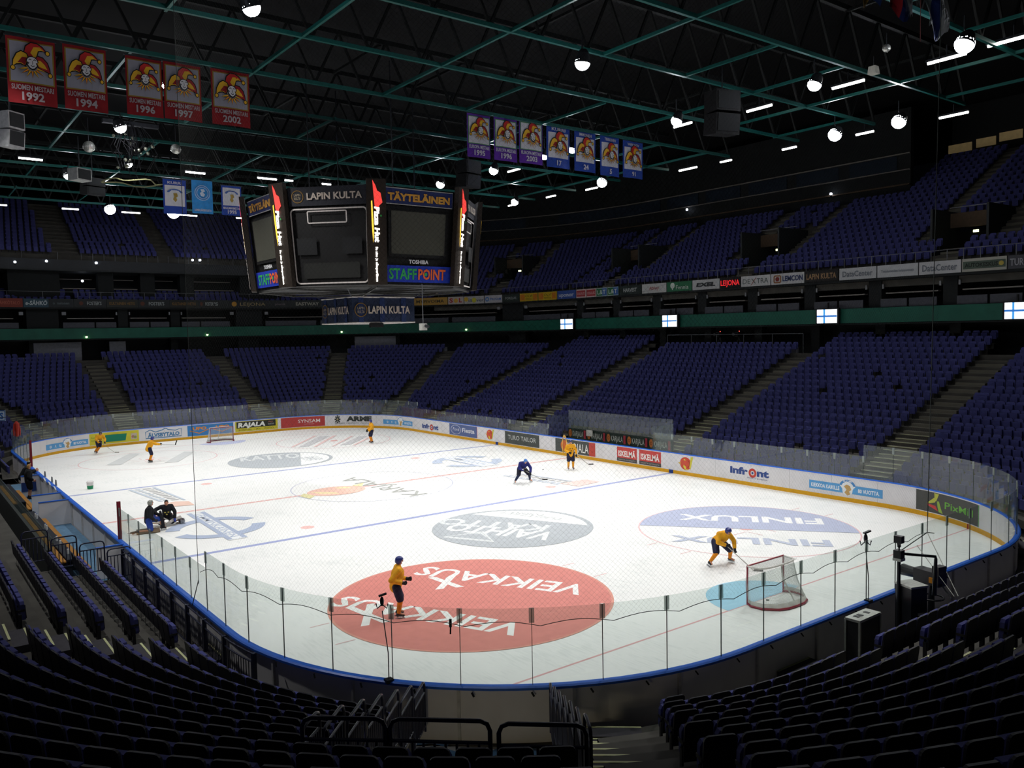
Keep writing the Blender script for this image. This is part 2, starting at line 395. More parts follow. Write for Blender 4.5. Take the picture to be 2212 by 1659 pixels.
for pts, c_ in ((((230, 1005), (262, 1004), (302, 980), (280, 980)), 'D3D6D6'), (((355, 1000), (385, 998), (420, 976), (398, 976)), 'D3D6D6'), (((645, 966), (668, 964), (712, 942), (690, 943)), 'CFCFD1'), (((735, 962), (758, 960), (795, 942), (775, 943)), 'CFCFD1'),
                 (((628, 966), (634, 966), (684, 942), (678, 942)), 'EBCDCB'), (((676, 966), (684, 965), (728, 941), (720, 941)), 'EBCDCB'), (((716, 965), (722, 964), (764, 942), (758, 942)), 'EBCDCB'), (((760, 963), (768, 962), (803, 944), (797, 944)), 'EBCDCB')):
    paint('ice_advert', S2().poly([tuple(onz(*p)[:2]) for p in pts], c_), 'worn slanted stroke of a painted advert')
# ------------------------------------------------------------------ dasher boards
BRD = empty('rink_boards', (0, 0, 0), label='white dasher boards with blue cap rail and yellow kick plate around the ice', kind='structure')
WH = mat('board_white', 'E4E2E4', .45, vary=.05, scale=1.5); CAP = mat('cap_blue', '2F6FE0', .35, vary=.06, spec=.5); KICK = mat('kick_yellow', 'E0A81C', .45, vary=.08)
STAGE = mat('board_edge', 'C9C7C5', .5)
n = 70
for i in range(n):
    a, c_ = PER*i/n+.006, PER*(i+1)/n-.006
    MB().sweep(ssteps(a, c_, .4), [(.0, .01), (.0, 1.185), (.07, 1.185), (.07, .01)]).build('board_panel', WH, BRD)
for i in range(0, n):
    a = PER*i/n; MB().sweep([a-.03, a+.03], [(.07, 0), (.07, 1.15), (.13, 1.15), (.13, 0)]).build('board_post', STAGE, BRD)
MB().sweep(OUT, [(-.012, .0), (-.012, .19), (.004, .2), (.004, 0)], closed=True).build('kick_plate', KICK, BRD, label='yellow kick plate')
MB().sweep(OUT, [(-.02, 1.18), (-.02, 1.2), (.0, 1.225), (.12, 1.225), (.16, 1.2), (.16, 1.15), (.09, 1.15), (.09, 1.18)], closed=True).build('cap_rail', CAP, BRD, label='bright blue cap rail')
for X in (-1, 1):
    for Y in (-8.67, 8.67): MB().box((X*14.99, Y, .1), (.04, .3, .21)).build('line_block', ink('1F3F86'), BRD, label='blue block on the kick plate')
for Y in (-26, 26):
    for X in (-1, 1): x = X*half(Y); MB().box((x-.02*X, Y, .1), (.06, .06, .21)).build('line_block', ink('A0402C'), BRD)
b = MB()     # latch bolts under the cap on the outside of the near end
for i in range(34):
    s_ = 124+i*1.2; x, y, nx, ny = path(s_, .17); x2, y2, _, _ = path(s_+.05, .2); b.bar((x, y, 1.12), (x2, y2, 1.04), .03, .03)
b.build('latch_bolts', ink('15171A'), BRD, kind='stuff')
# adverts on the boards: s of a pixel column at board height
def s_px(x, y):
    P = onz(x, y, .62)
    for _ in range(3):
        P = onoff(x, y, 0.)
    return s_of(P.x, P.y)
def advert(xa, ya, xb, yb, bg, draw, z0=.235, z1=1.13, label=None):
    "between two pixel columns (picked at mid board height); draw(S2, width, height)"
    s0, s1 = s_px(xa, ya), s_px(xb, yb)
    if abs(s1-s0) > PER/2: s1 += PER if s1 < s0 else -PER
    mp = wallmap(s0, s1, z0); Wd = abs(s1-s0); H = z1-z0; nx = max(1, int(Wd/.4))
    if bg: o = S2().rect(0, 0, Wd, H, bg, nx=nx).build('advert', mp, BRD, .003, label=label)
    else: o = None
    s = S2(); s.layer = 2; draw(s, Wd, H); s.build('lettering' if bg else 'advert', mp, o or BRD, .002, label=None if bg else label)
def lionban(s, W, H):
    s.rect(0, .18*H, W, .46*H, '5FA4DB', nx=8)
    s.text('KIEKKOA KAIKILLE', .03*W, .3*H, .2*H, 'EEF3F7', w=.4*W, bold=.03); s.text('80 VUOTTA.', .68*W, .3*H, .2*H, 'EEF3F7', w=.28*W, bold=.03)
    c = .54*W; r = .115*W; s.poly(arc(c, .5*H, r, .42*H, 15, 165)+[(c-r*.62, .42*H), (c-r*.55, .2*H), (c, .0), (c+r*.55, .2*H), (c+r*.62, .42*H)], 'EEF1F3')
    s.ring(c, .5*H, r*.72, r, '4F8EC8', k=.42*H/r, a0=15, a1=165, n=14); s.text('SUOMI', c, .79*H, .09*H, 'F2F5F8', w=r*1.0, center=True, bold=.02)
    s.poly([(c-r*.42, .55*H), (c-r*.1, .66*H), (c+r*.3, .6*H), (c+r*.45, .4*H), (c+r*.2, .3*H), (c+r*.35, .15*H), (c, .07*H), (c-r*.35, .22*H), (c-r*.1, .38*H)], 'C9A468')
def chief(s, W, H):   # round red head with yellow feather
    s.disc(.48*W, .5*H, .36*W, 'D4573F', ry=.42*H).poly([(.8*W, .95*H), (.96*W, .98*H), (.86*W, .5*H), (.78*W, .12*H), (.72*W, .3*H), (.76*W, .6*H)], 'D8CE4A')
    s.poly([(.0, .5*H), (.16*W, .4*H), (.16*W, .58*H)], 'D9B95A').poly([(.36*W, .42*H), (.5*W, .3*H), (.52*W, .16*H), (.66*W, .14*H), (.62*W, .08*H), (.44*W, .12*H), (.33*W, .28*H)], 'E3D24A')
    s.poly([(.34*W, .74*H), (.42*W, .8*H), (.5*W, .72*H), (.44*W, .68*H), (.4*W, .72*H)], 'E3D24A').ring(.48*W, .5*H, .24*W, .27*W, '9E3A2C', k=H/W*1.1, a0=-60, a1=60, n=12)
def infront(s, W, H, sub):
    z = .38*H if sub else .22*H; h = .34*H
    s.text('infr', 0, z, h*1.15, '3A5290', w=.47*W, bold=.05); s.text('nt', .7*W, z, h*1.15, '3A5290', w=.3*W, bold=.05)
    s.ring(.59*W, z+h*.42, .05*W, .1*W, 'C8483C', k=1., n=24); s.disc(.59*W, z+h*.42, .025*W, '3A5290')
    if sub: s.text('SPORTS & MEDIA', .45*W, .18*H, .08*H, '55608A', w=.52*W)
def tonalin(s, W, H):
    s.poly([(.3*W, .16*H), (.73*W, .16*H), (.76*W, .78*H), (.33*W, .78*H)], '1E8267'); s.text('Tonalín', .335*W, .3*H, .34*H, 'F3F6F2', w=.39*W, bold=.03, slant=.2)
    s.text('Käytä', .04*W, .6*H, .12*H, '3E8A3E', w=.1*W); s.text('kunnolla', .04*W, .34*H, .12*H, '3E8A3E', w=.14*W)
    s.rect(.84*W, .2*H, .12*W, .55*H, 'C9B9A6').disc(.88*W, .45*H, .03*W, 'B07A70').disc(.92*W, .4*H, .03*W, '8F9A5A')
def alvsby(s, W, H):
    s.line([(.02*W, .14*H), (.02*W, .72*H), (.14*W, .9*H), (.28*W, .68*H), (.46*W, .82*H), (.52*W, .92*H), (.58*W, .92*H), (.62*W, .82*H), (.82*W, .7*H), (.98*W, .86*H), (.98*W, .14*H)], .07, '4F83AE', True)
    s.text('ÄLVSBYTALO', .07*W, .24*H, .32*H, '4F83AE', w=.86*W, bold=.05)
def upo(s, W, H):
    for k in (.03, .53): s.text('UPO', (k+.08)*W, .55*H, .26*H, 'E29140', w=.3*W, bold=.05); s.line([((k+.02)*W, .5*H), ((k+.22)*W, .22*H), ((k+.42)*W, .55*H)], .07, 'DB8B3C')
def rajala(s, W, H):
    s.rect(.03*W, .34*H, .92*W, .62*H, '30332E'); s.text('RAJALA', .06*W, .44*H, .4*H, 'EDEFEA', w=.64*W, bold=.05, slant=.18)
    s.text('PRO', .78*W, .7*H, .14*H, 'C87A6A', w=.1*W); s.text('SHOP', .77*W, .48*H, .14*H, 'BFC0BA', w=.14*W); s.text('DIGITAL    AV    FOTO', .08*W, .1*H, .14*H, '4A4420', w=.82*W)
def synsam(s, W, H):
    s.text('SYNSAM', .39*W, .4*H, .34*H, 'EFE4E2', w=.5*W, bold=.01); s.text('OPTIKOT', .52*W, .2*H, .09*H, 'E0B0AC', w=.24*W)
    s.ring(.2*W, .42*H, .24*H, .27*H, 'C0504E', n=20); s.line([(.13*W, .3*H), (.2*W, .55*H), (.27*W, .3*H)], .03, 'C0504E')
def arme(s, W, H):
    c = .09*W
    for i in range(8): a = 2*pi*i/8; s.disc(c+.055*W*cos(a), .62*H+.055*W*sin(a)*1.4, .018*W, '3A3F38', n=10)
    s.ring(c, .62*H, .02*W, .045*W, '3A3F38', k=1.2, n=18); s.disc(c, .62*H, .015*W, 'B8A040')
    s.text('ARME', .3*W, .42*H, .46*H, '3B403D', w=.64*W, bold=.06); s.text('TELINEET • EKSPERTIT • NOSTIMET', .02*W, .14*H, .13*H, '6A6E70', w=.94*W)
def ford(s, W, H):
    s.rect(W-.05, 0, .05, H, 'CF5A55'); s.ring(.24*W, .5*H, .17*W, .185*W, 'D5DAE8', k=.42*H/(.185*W), n=30); s.text('Ford', .13*W, .4*H, .28*H, 'E6E9F2', w=.22*W, slant=.25); s.text('Fiesta', .47*W, .36*H, .38*H, 'E8EAF2', w=.44*W, bold=.02)
def turo(s, W, H): s.text('TURO TAILOR', .09*W, .36*H, .36*H, 'DADCD8', w=.82*W)
def karjala(s, W, H):
    s.rect(.85*W, 0, .15*W, H, 'C24A40'); s.disc(.24*W, .52*H, .1*W, 'CC6A34', ry=.4*H); s.ring(.24*W, .52*H, .05*W, .07*W, 'E0B25A', k=2.6, n=16); s.text('KARJALA', .3*W, .16*H, .62*H, 'E8E8E2', w=.54*W, bold=.01)
def iskelma(s, W, H): s.rect(0, 0, W, .24*H, '4A4A48'); s.text('ISKELMÄ', .07*W, .36*H, .38*H, 'F3EDE9', w=.86*W, bold=.03); s.text('PARASTA KOTIMAISTA', .07*W, .07*H, .1*H, 'B4B2AE', w=.86*W)
def pixmill(s, W, H):
    s.poly([(.26*W, .98*H), (.33*W, .96*H), (.29*W, .6*H), (.16*W, .44*H), (.17*W, .4*H), (.27*W, .52*H)], 'C3C652').poly([(.3*W, .6*H), (.33*W, .62*H), (.36*W, .3*H), (.39*W, .05*H), (.33*W, .1*H), (.31*W, .35*H)], '98B84C').poly([(.16*W, .4*H), (.28*W, .36*H), (.32*W, .12*H), (.24*W, .22*H), (.16*W, .32*H)], 'CF4A48')
    s.text('PixMill', .42*W, .34*H, .32*H, '6FB04A', w=.47*W, bold=.01); s.rect(W-.04, 0, .04, H, '7FC07A')
YM = lambda x, t: x
for xa, ya, xb, yb, bg, fn, lb in [
    (99, 962, 190, 948, None, lionban, 'light blue banner with a crest, far left corner of the boards'),
    (193, 948, 300, 938, 'D8CC3C', tonalin, 'yellow advert with green label'),
    (313, 937, 393, 930, None, alvsby, 'blue house outline advert'),
    (405, 930, 504, 921, '3E82C2', upo, 'blue advert with orange lettering'),
    (508, 921, 600, 916, 'D3C63A', rajala, 'black and yellow advert'),
    (607, 915, 702, 911, 'BE4644', synsam, 'red advert with white lettering'),
    (721, 911, 808, 910, None, arme, 'white advert with grey lettering and star emblem'),
    (828, 913, 891, 916, None, lionban, 'small light blue banner with a crest'),
    (912, 920, 947, 924, None, lambda s, W, H: infront(s, W, H, 0), 'small blue and red lettering on white'),
    (971, 931, 1031, 938, '5C6C9C', ford, 'blue car advert'),
    (1049, 942, 1068, 944, None, chief, 'red and yellow emblem'),
    (1091, 948, 1165, 959, '4B4F4C', turo, 'dark grey advert with white lettering'),
    (1200, 967, 1286, 978, '4E5250', karjala, 'dark advert with red end block'),
    (1333, 985, 1376, 991, 'CB4B47', iskelma, 'red and grey advert'), (1381, 992, 1428, 998, 'CB4B47', iskelma, 'red and grey advert'),
    (1465, 1003, 1499, 1007, None, chief, 'red and yellow emblem'),
    (1577, 1022, 1661, 1033, None, lambda s, W, H: infront(s, W, H, 1), 'blue and red lettering on white'),
    (1748, 1046, 1907, 1068, None, lionban, 'light blue banner with a crest on the near boards'),
    (1979, 1080, 2115, 1117, '4F504D', pixmill, 'dark advert with curved triangle mark')]: advert(xa, ya, xb, yb, bg, fn, label=lb)
# ------------------------------------------------------------------ glass above the boards
GL = glassmat('rink_glass', (.93, .965, .95), .035, 1.36)
GLS = empty('rink_glass', (0, 0, 0), label='clear glass screens standing on the dasher boards', kind='structure')
CLIP = glassmat('clip_clear', (.72, .76, .74), .3); GEDGE = mat('glass_seam', '3C4A47', .4)
def panes(s0, s1, z1, w=1.47, clip=True):
    n = max(1, round((s1-s0)/w))
    for i in range(n):
        a, c_ = s0+(s1-s0)*i/n, s0+(s1-s0)*(i+1)/n
        MB().sweep(ssteps(a+.008, c_-.008, .5), [(.045, 1.22), (.045, z1), (.057, z1), (.057, 1.22)]).build('pane', GL, GLS)
        MB().sweep([a-.006, a+.006], [(.04, 1.22), (.04, z1-.01), (.062, z1-.01), (.062, 1.22)]).build('seam', GEDGE, GLS)
        if clip: MB().sweep([a-.055, a+.055], [(.036, z1-.3), (.036, z1+.005), (.066, z1+.005), (.066, z1-.3)]).build('clip', CLIP, GLS)
SL = ST1+2*ARC+ST2+CY           # s where the left straight crosses y = 0
panes(SL+9.3, SL+19.44, 2.38); panes(SL+19.44, PER+.75, 2.82); panes(.75, 14.15, 2.28); panes(24.0, 41.7, 2.02); panes(41.7, SL-13.3, 2.56)
for s_, z1 in ((SL+9.25, 2.6), (SL-13.2, 2.75)):
    MB().sweep([s_-.05, s_+.05], [(-.02, 1.22), (-.02, z1), (.1, z1), (.1, 1.22)]).build('end_post', mat('post_maroon', '7A1024', .4), GLS, label='dark red padded post at the end of the glass')
# ------------------------------------------------------------------ goals
def goal(Y, d, label):
    "d = direction of the back of the goal along y"
    g = empty('hockey_goal', (0, Y, 0), label=label, cat='goal', group='goals on the ice')
    red = mat('goal_red', '8E2438', .35, .1, spec=.5); white = mat('goal_white', 'D9D9D2', .55)
    hw = .915
    for x in (-hw, hw): MB().tube([(x, Y, 0), (x, Y, 1.19)], .03, 10).build('post', red, g)
    MB().tube([(-hw, Y, 1.19), (hw, Y, 1.19)], .03, 10).build('crossbar', red, g)
    base = [(-hw, 0), (-hw-.16, .25), (-hw-.12, .62), (-hw+.2, .98), (-.4, 1.1), (0, 1.12), (.4, 1.1), (hw-.2, .98), (hw+.12, .62), (hw+.16, .25), (hw, 0)]
    top = [(-hw, 0), (-hw+.02, .2), (-hw+.06, .38), (-.72, .5), (-.4, .55), (0, .56), (.4, .55), (.72, .5), (hw-.06, .38), (hw-.02, .2), (hw, 0)]
    B3 = [Vector((x, Y+d*y, .04)) for x, y in base]; T3 = [Vector((x, Y+d*y, 1.18)) for x, y in top]
    MB().tube(B3, .035, 8).build('base_frame', red, g); MB().tube(T3, .028, 8).build('top_frame', white, g)
    MB().tube([(0, Y+d*.56, 1.18), (0, Y+d*.62, .75), (0, Y+d*1.1, .05)], .025, 8).build('center_support', white, g)
    b = MB()
    for i in range(10): b.add([B3[i]+Vector((0, 0, .0)), B3[i+1], B3[i+1].lerp(T3[i+1], .13), B3[i].lerp(T3[i], .13)], [(0, 1, 2, 3)])
    b.build('skirt', white, g)
    def at(L, t):
        k = min(9, int(t*10)); return L[k].lerp(L[k+1], t*10-k)
    b = MB(); NU, NV = 80, 38
    for i in range(NU+1):
        t = i/NU; P = at(T3, t); Q = at(B3, t); m = P.lerp(Q, .5)+Vector((0, -d*.08, 0)); b.tube([P, m, Q], .0035, 3, caps=False)
    for j in range(1, NV):
        v = j/NV; pts = []
        for i in range(0, 33): t = i/32; P = at(T3, t); Q = at(B3, t); m = P.lerp(Q, .5)+Vector((0, -d*.08, 0)); pts.append(P.lerp(m, v*2) if v < .5 else m.lerp(Q, v*2-1))
        b.tube(pts, .0035, 3, caps=False)
    for i in range(1, 34): x = -hw+2*hw*i/34; b.tube([(x, Y, 1.19), (x, Y+d*.53, 1.185)], .0035, 3, caps=False)
    for j in range(1, 10): y = .055*j; b.tube([(-hw+.02, Y+d*y, 1.188), (hw-.02, Y+d*y, 1.188)], .0035, 3, caps=False)
    b.build('net', mat('net_white', 'D5D8D2', .8, vary=.05), g, kind='stuff')
goal(-26, -1, 'red framed goal with white net at the end nearest the camera')
goal(26, 1, 'red framed goal with white net standing at the far end')
def puck(x, y, lb): b = MB(); b.tube([(x, y, .0), (x, y, .027)], .045, 12); b.build('puck', ink('121315'), label=lb, cat='puck')
p = onz(1658, 1297); puck(p.x, p.y, 'black puck lying inside the nearest goal'); p = onz(1173, 1014); puck(p.x, p.y, 'black puck on the ice beside the player in dark blue')
# ------------------------------------------------------------------ lower stand: stepped rows, stairs, seats
NR = 22
def ok_(k): return .5+.83*k
def zk(k): return bz(ok_(k)+.6)
VA = radians(180+49.5)      # axis of the tunnel in the corner nearest the camera
VE = Vector((cos(VA), sin(VA), 0)); VN = Vector((VE.y, -VE.x, 0)); VC = Vector((-CX, -CY, 0)); VHEAD = 6.45
if VN.x > 0: VN = -VN       # lateral axis: positive to the left of the picture
def vloc(o, l, z=0): return VC+VE*(RC+o)+VN*l+Vector((0, 0, z))
def vinv(x, y): d = Vector((x, y, 0))-VC; return d.dot(VE)-RC, d.dot(VN)
def a_deg(corner, deg): return {0: ST1, 1: ST1+ARC+ST2, 2: 2*ST1+2*ARC+ST2, 3: 2*ST1+3*ARC+2*ST2}[corner]+RC*radians(deg)
#          s along the rink, width, which stairs
AISLES = [(14.3, 1.75, 'stairs behind the near part of the long side boards'), (1.5, 1.6, 'stairs behind the corner of the boards far right'),
          (29.7, 1.7, 'stairs behind the penalty box'), (42.3, 1.6, 'stairs at the start of the far right corner'),
          (a_deg(0, 31), 1.5, 'stairs in the middle of the far right corner'), (a_deg(0, 60.5), 1.6, 'stairs right of the far goal'),
          (ST1+ARC+.2, 1.5, 'stairs behind the far goal, to its right'), (ST1+ARC+11.9, 1.6, 'stairs behind the far goal, to its left'),
          (a_deg(1, 30), 1.6, 'stairs in the far left corner'), (a_deg(1, 62), 1.6, 'stairs beyond the players bench'),
          (SL+20.2, 1.25, 'stairs in the seats left of the near corner'), (2*ST1+3*ARC+ST2+CX-4.6, 1.3, 'short stairs among the seats behind the near goal'),
          (a_deg(3, 32), 1.4, 'stairs in the seats at the near right corner')]
TVS = (15.4, 28.7)          # section with the camera platform at its top
def zone(x, y, o):
    "True where something else stands instead of a row"
    if x < -14.9 and -11.1 < y < 15.5 and o < 2.9: return True
    if x > 14.9 and -7.8 < y < 3.3 and o < 2.7: return True
    if y < -24 and x > -9.2 and o < 1.3: return True
    vo, vl = vinv(x, y)
    if x < -CX and y < -CY and -1.95 < vl < 1.75 and vo < VHEAD: return True
    return False
def maxrow(s):
    if 2.4 < s < 13.3 or 30.7 < s < 41.4 or s > PER-12: return 22
    return 20
CONC = mat('terrace_concrete', '55534E', .85, vary=.2, scale=1.3)
STAND = empty('lower_stand', label='stepped concrete lower stand around the rink', kind='structure')
SEGS = [PER*i/330 for i in range(331)]
for k in range(NR):
    b = MB(); o0, o1 = ok_(k), ok_(k)+.83; z0 = zk(k-1) if k else 0.; z1 = zk(k)
    for i in range(330):
        sa, sb = SEGS[i], SEGS[i+1]; sm = (sa+sb)/2
        if k >= maxrow(sm): continue
        x, y, _, _ = path(sm, o0+.4)
        if zone(x, y, o0+.4) or not (seen((x, y, z1), 400) or (Vector((x, y, z1))-CAMP).length < 9): continue
        p = [pv(sa, o0, z0), pv(sb, o0, z0), pv(sb, o0, z1), pv(sa, o0, z1), pv(sb, o1, z1), pv(sa, o1, z1)]
        b.add(p, [(0, 1, 2, 3), (3, 2, 4, 5)])
    if b.f: b.build('terrace_row', CONC, STAND)
# stairs
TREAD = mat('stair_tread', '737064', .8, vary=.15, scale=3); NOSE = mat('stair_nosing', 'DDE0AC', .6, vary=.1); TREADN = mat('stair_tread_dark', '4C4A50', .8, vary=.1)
def unit_step(name, m, h): b = MB(); b.box((0, .2, -h/2), (1, .4, h)); return b.mesh(name, m)
ST_A, ST_B = unit_step('step', TREAD, .16), unit_step('step', TREAD, .02)
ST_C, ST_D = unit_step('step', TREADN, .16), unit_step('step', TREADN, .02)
NOS = MB().box((0, .012, .004), (1.0, .05, .012)).mesh('nosing', NOSE)
def stairs(s, w, label, k0=0, k1=19, near=False, base=None, dirv=None, lat=None):
    x, y, nx, ny = path(s, 0)
    if base is None: base, dirv = Vector((x, y, 0)), Vector((nx, ny, 0))
    rz = atan2(dirv.y, dirv.x)-pi/2
    e = empty('aisle_stairs', base, rz, label=label, kind='structure')
    def put(me, o, z, nm):
        ob = link(nm, me, e, world=False); ob.location = (lat or 0, o, z); ob.scale = (w, 1, 1); PM[ob.name] = Matrix.Identity(4)
        if near or o < 6.6:
            n_ = link('nosing', NOS, ob, world=False); n_.location = (0, 0, 0)
        return ob
    for k in range(k0, k1):
        P = base+dirv*ok_(k)
        if not seen((P.x, P.y, zk(k)), 150): continue
        x, y = (base+dirv*(ok_(k)-.2)).xy
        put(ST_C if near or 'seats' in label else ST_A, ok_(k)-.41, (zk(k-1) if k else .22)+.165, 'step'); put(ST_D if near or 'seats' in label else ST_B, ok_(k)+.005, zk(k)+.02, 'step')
    return e
for s, w, lb in AISLES[:10]: stairs(s, w, lb, 3 if 'bench' in lb or 'penalty' in lb else 0)
stairs(*AISLES[10]); stairs(*AISLES[11]); stairs(*AISLES[12])
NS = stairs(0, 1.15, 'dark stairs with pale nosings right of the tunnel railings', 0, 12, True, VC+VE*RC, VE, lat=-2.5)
PLATE = S2().rect(-.09, 0, .18, .1, 'E6E6E2')
# seats
SB, SSH, SFR = mat('seat_blue', '474A86', .8, vary=.12, scale=9), mat('seat_shell', '20202B', .5, vary=.1), mat('seat_frame', '26262A', .5)
def backpts(w, z0, z1, r):
    h = w/2
    return [(-h, z0), (h, z0), (h, z1-r)]+[(h-r+r*cos(a), z1-r+r*sin(a)) for a in (pi/6, pi/3)]+[(h-r, z1), (-h+r, z1)]+[(-h+r-r*cos(a), z1-r+r*sin(a)) for a in (pi/3, pi/6)]+[(-h, z1-r)]
def lean(x, y, z): return (x, y+.12*(z-.4), z)
b = MB(); b.prism(backpts(.44, .22, .84, .07), .53, .565, 0, lambda x, z, y: lean(x, y, z)); b.prism(backpts(.40, .40, .81, .06), .495, .535, 1, lambda x, z, y: lean(x, y, z)); M_BACK = b.mesh('backrest', [SSH, SB])
b = MB(); b.prism([(-.2, .27), (.2, .27), (.215, .34), (.215, .64), (.18, .71), (-.18, .71), (-.215, .64), (-.215, .34)], .36, .45, 0, lambda x, z, y: (x, y+.06*(z-.4), z)); b.prism([(-.19, .3), (.19, .3), (.2, .62), (-.2, .62)], .34, .37, 1, lambda x, z, y: (x, y+.06*(z-.4), z)); M_SEAT = b.mesh('seat', [SB, SSH])
b = MB(); b.box((-.22, .48, .2), (.03, .08, .42)); b.box((.22, .48, .2), (.03, .08, .42)); b.box((0, .5, .36), (.44, .05, .05)); b.box((-.222, .46, .5), (.02, .18, .05)); b.box((.222, .46, .5), (.02, .18, .05)); M_FRAME = b.mesh('seat_frame', SFR)
LOWB = [(-.21, .36), (.21, .36), (.21, .75), (.15, .81), (-.15, .81), (-.21, .75)]
def all_seats():
    for k in range(NR):
        o = ok_(k); n = int(PER/ (.54)); s = 0.0
        while s < PER:
            x, y, nx, ny = path(s, o+.4); r = (RC+o+.4)/RC if abs(x) > CX+.0 and abs(y) > CY else 1.
            yield k, s, x, y, nx, ny, o
            s += (.5 if s > SL+8 else .54)/r
def near_aisle(x, y, s):
    for a, w, _ in AISLES:
        ax, ay, anx, any_ = path(a, 0); dx, dy = x-ax, y-ay
        if dx*anx+dy*any_ > 0 and abs(-dx*any_+dy*anx) < w/2+.27 and abs(-dx*any_+dy*anx) < 3: 
            if abs(((a-s+PER/2) % PER)-PER/2) < 12: return True
    vo, vl = vinv(x, y)
    return x < -CX and y < -CY and -3.35 < vl < -1.7 and vo < 16
cand = []
rng = random.Random(3)
MISSING = {(20, 2), (21, 3), (22, 1)}
for k, s, x, y, nx, ny, o in all_seats():
    if k >= maxrow(s) or zone(x, y, o+.4) or near_aisle(x, y, s): continue
    if s > SL-14 and s < SL+11 and k < 4: continue
    z = zk(k); p = pix((x, y, z+.6))
    d = (Vector((x, y, z))-CAMP).length
    if d < 4.2: continue
    if p is None or not (-120 < p[0] < 2330 and -60 < p[1] < 1760): continue
    inframe = -8 < p[0] < 2220 and -8 < p[1] < 1672
    cand.append((d, inframe, k, s, x, y, nx, ny, o, z))
cand.sort(key=lambda c: c[0])
ORD = ['bottom', 'second', 'third', 'fourth', 'fifth', 'sixth', 'seventh', 'eighth', 'ninth', 'tenth', 'eleventh', 'twelfth', 'thirteenth', 'fourteenth', 'fifteenth', 'sixteenth', 'seventeenth', 'eighteenth', 'nineteenth', 'twentieth']
def seat_place(x, y, s, k, row_counts):
    vo, vl = vinv(x, y)
    if x < -CX and y < -CY and vl > -1.7 and vo < 9: blk, ref = 'L', 'the left tunnel railing'
    elif x < -CX and y < -CY and vo >= 8.6 and abs(vl) < 1.75: blk, ref = 'T', 'the tunnel gates'
    else:
        a = sorted(AISLES[10:], key=lambda q: abs(q[0]-s))
        blk, ref = ('L', 'the left tunnel railing') if s < a_deg(2, 49.5) else ('R', 'the stairs right of the tunnel')
    return blk, ref
SEATS, REST = [], []
for c in cand:
    if c[1] and len(SEATS) < 300 and c[3] > SL+11: SEATS.append(c)
    else: REST.append(c)
groups = {}
for c in SEATS:
    d, inf, k, s, x, y, nx, ny, o, z = c
    if s > SL+20.2 and s < a_deg(2, 49.5)-.2: key = ('left of the tunnel', k)
    elif s <= SL+20.2: key = ('left beyond the small stairs', k)
    elif s < AISLES[11][0]: key = ('right of the tunnel', k)
    else: key = ('far right beyond the short stairs', k)
    groups.setdefault(key, []).append(c)
WHERE = {'left of the tunnel': ('left of the tunnel', -1), 'left beyond the small stairs': ('left of the small landings', -1), 'right of the tunnel': ('right of the tunnel stairs', 1), 'far right beyond the short stairs': ('right of the short stairs', 1)}
seat_objs = []
for (blk, k), L in groups.items():
    w, sg = WHERE[blk]; L.sort(key=lambda c: c[3]*sg)
    for i, c in enumerate(L):
        d, inf, kk, s, x, y, nx, ny, o, z = c
        bx, by, _, _ = path(s, o)
        lb = 'dark backed blue seat, %s row from the boards, %s seat %s' % (ORD[k] if k else 'first', ('first' if i == 0 else ORD[i] if i < 20 else '%dth' % (i+1)), w)
        e = empty('stadium_seat', (bx, by, z), atan2(ny, nx)-pi/2, label=lb, cat='seat', group='blue tip-up seats in the near stand')
        for nm, me in (('backrest', M_BACK), ('seat', M_SEAT), ('seat_frame', M_FRAME)): link(nm, me, e, world=False)
B = MB()
def lowseat(B, x, y, z, nx, ny, s, o):
    bx, by = x-nx*.4, y-ny*.4; tx, ty = ny, -nx
    def P(u, v, w): return (bx+tx*u+nx*v, by+ty*u+ny*v, z+w)
    n = len(LOWB); vs = [P(u, .53+.1*(w-.4), w) for u, w in LOWB]+[P(u, .57+.1*(w-.4), w) for u, w in LOWB]
    B.add(vs[:n], [tuple(range(n))], 0); B.add(vs, [tuple(reversed(range(n, 2*n)))]+[(i, n+i, n+(i+1) % n, (i+1) % n) for i in range(n)], 1)
    f = [P(u, v, w) for v in (.37, .46) for u, w in ((-.19, .27), (.19, .27), (.19, .66), (-.19, .66))]
    B.add(f, [(0, 1, 2, 3), (1, 5, 6, 2), (4, 0, 3, 7), (3, 2, 6, 7), (4, 5, 1, 0)], 0)
    g = [P(u, .5, w) for u, w in ((-.03, 0), (.03, 0), (.03, .3), (-.03, .3))]; B.add(g, [(0, 1, 2, 3)], 1)
for d, inf, k, s, x, y, nx, ny, o, z in REST:
    if d > 28 and rng.random() < .006: continue
    lowseat(B, x, y, z, nx, ny, s, o)
LOWER_REST = B
# ------------------------------------------------------------------ tunnel in the near corner
TW = mat('tunnel_wall', '5A5750', .85, vary=.15)
T = empty('tunnel', vloc(0, 0), label='sunken access tunnel with grey floor behind the near corner boards', kind='structure')
for sg in (1, -1):
    l = 1.55 if sg > 0 else -1.75; b = MB(); prof = [(.5, -.02), (.5, zk(0))]
    for k in range(7): prof += [(ok_(k), zk(k)), (ok_(k)+.83, zk(k))]
    prof = [(o, z) for o, z in prof if o <= VHEAD+.05]+[(VHEAD+.2, zk(7)), (VHEAD+.2, -.02)]
    b.prism(prof, l, l+sg*.12, 0, lambda o, z, t: tuple(vloc(o, t, z))); b.build('tunnel_side', TW, T)
b = MB(); b.prism([(-1.75, 2.0), (1.55, 2.0), (1.55, zk(7)), (-1.75, zk(7))], VHEAD+.05, VHEAD+.25, 0, lambda l, z, o: tuple(vloc(o, l, z))); b.build('tunnel_head', TW, T)
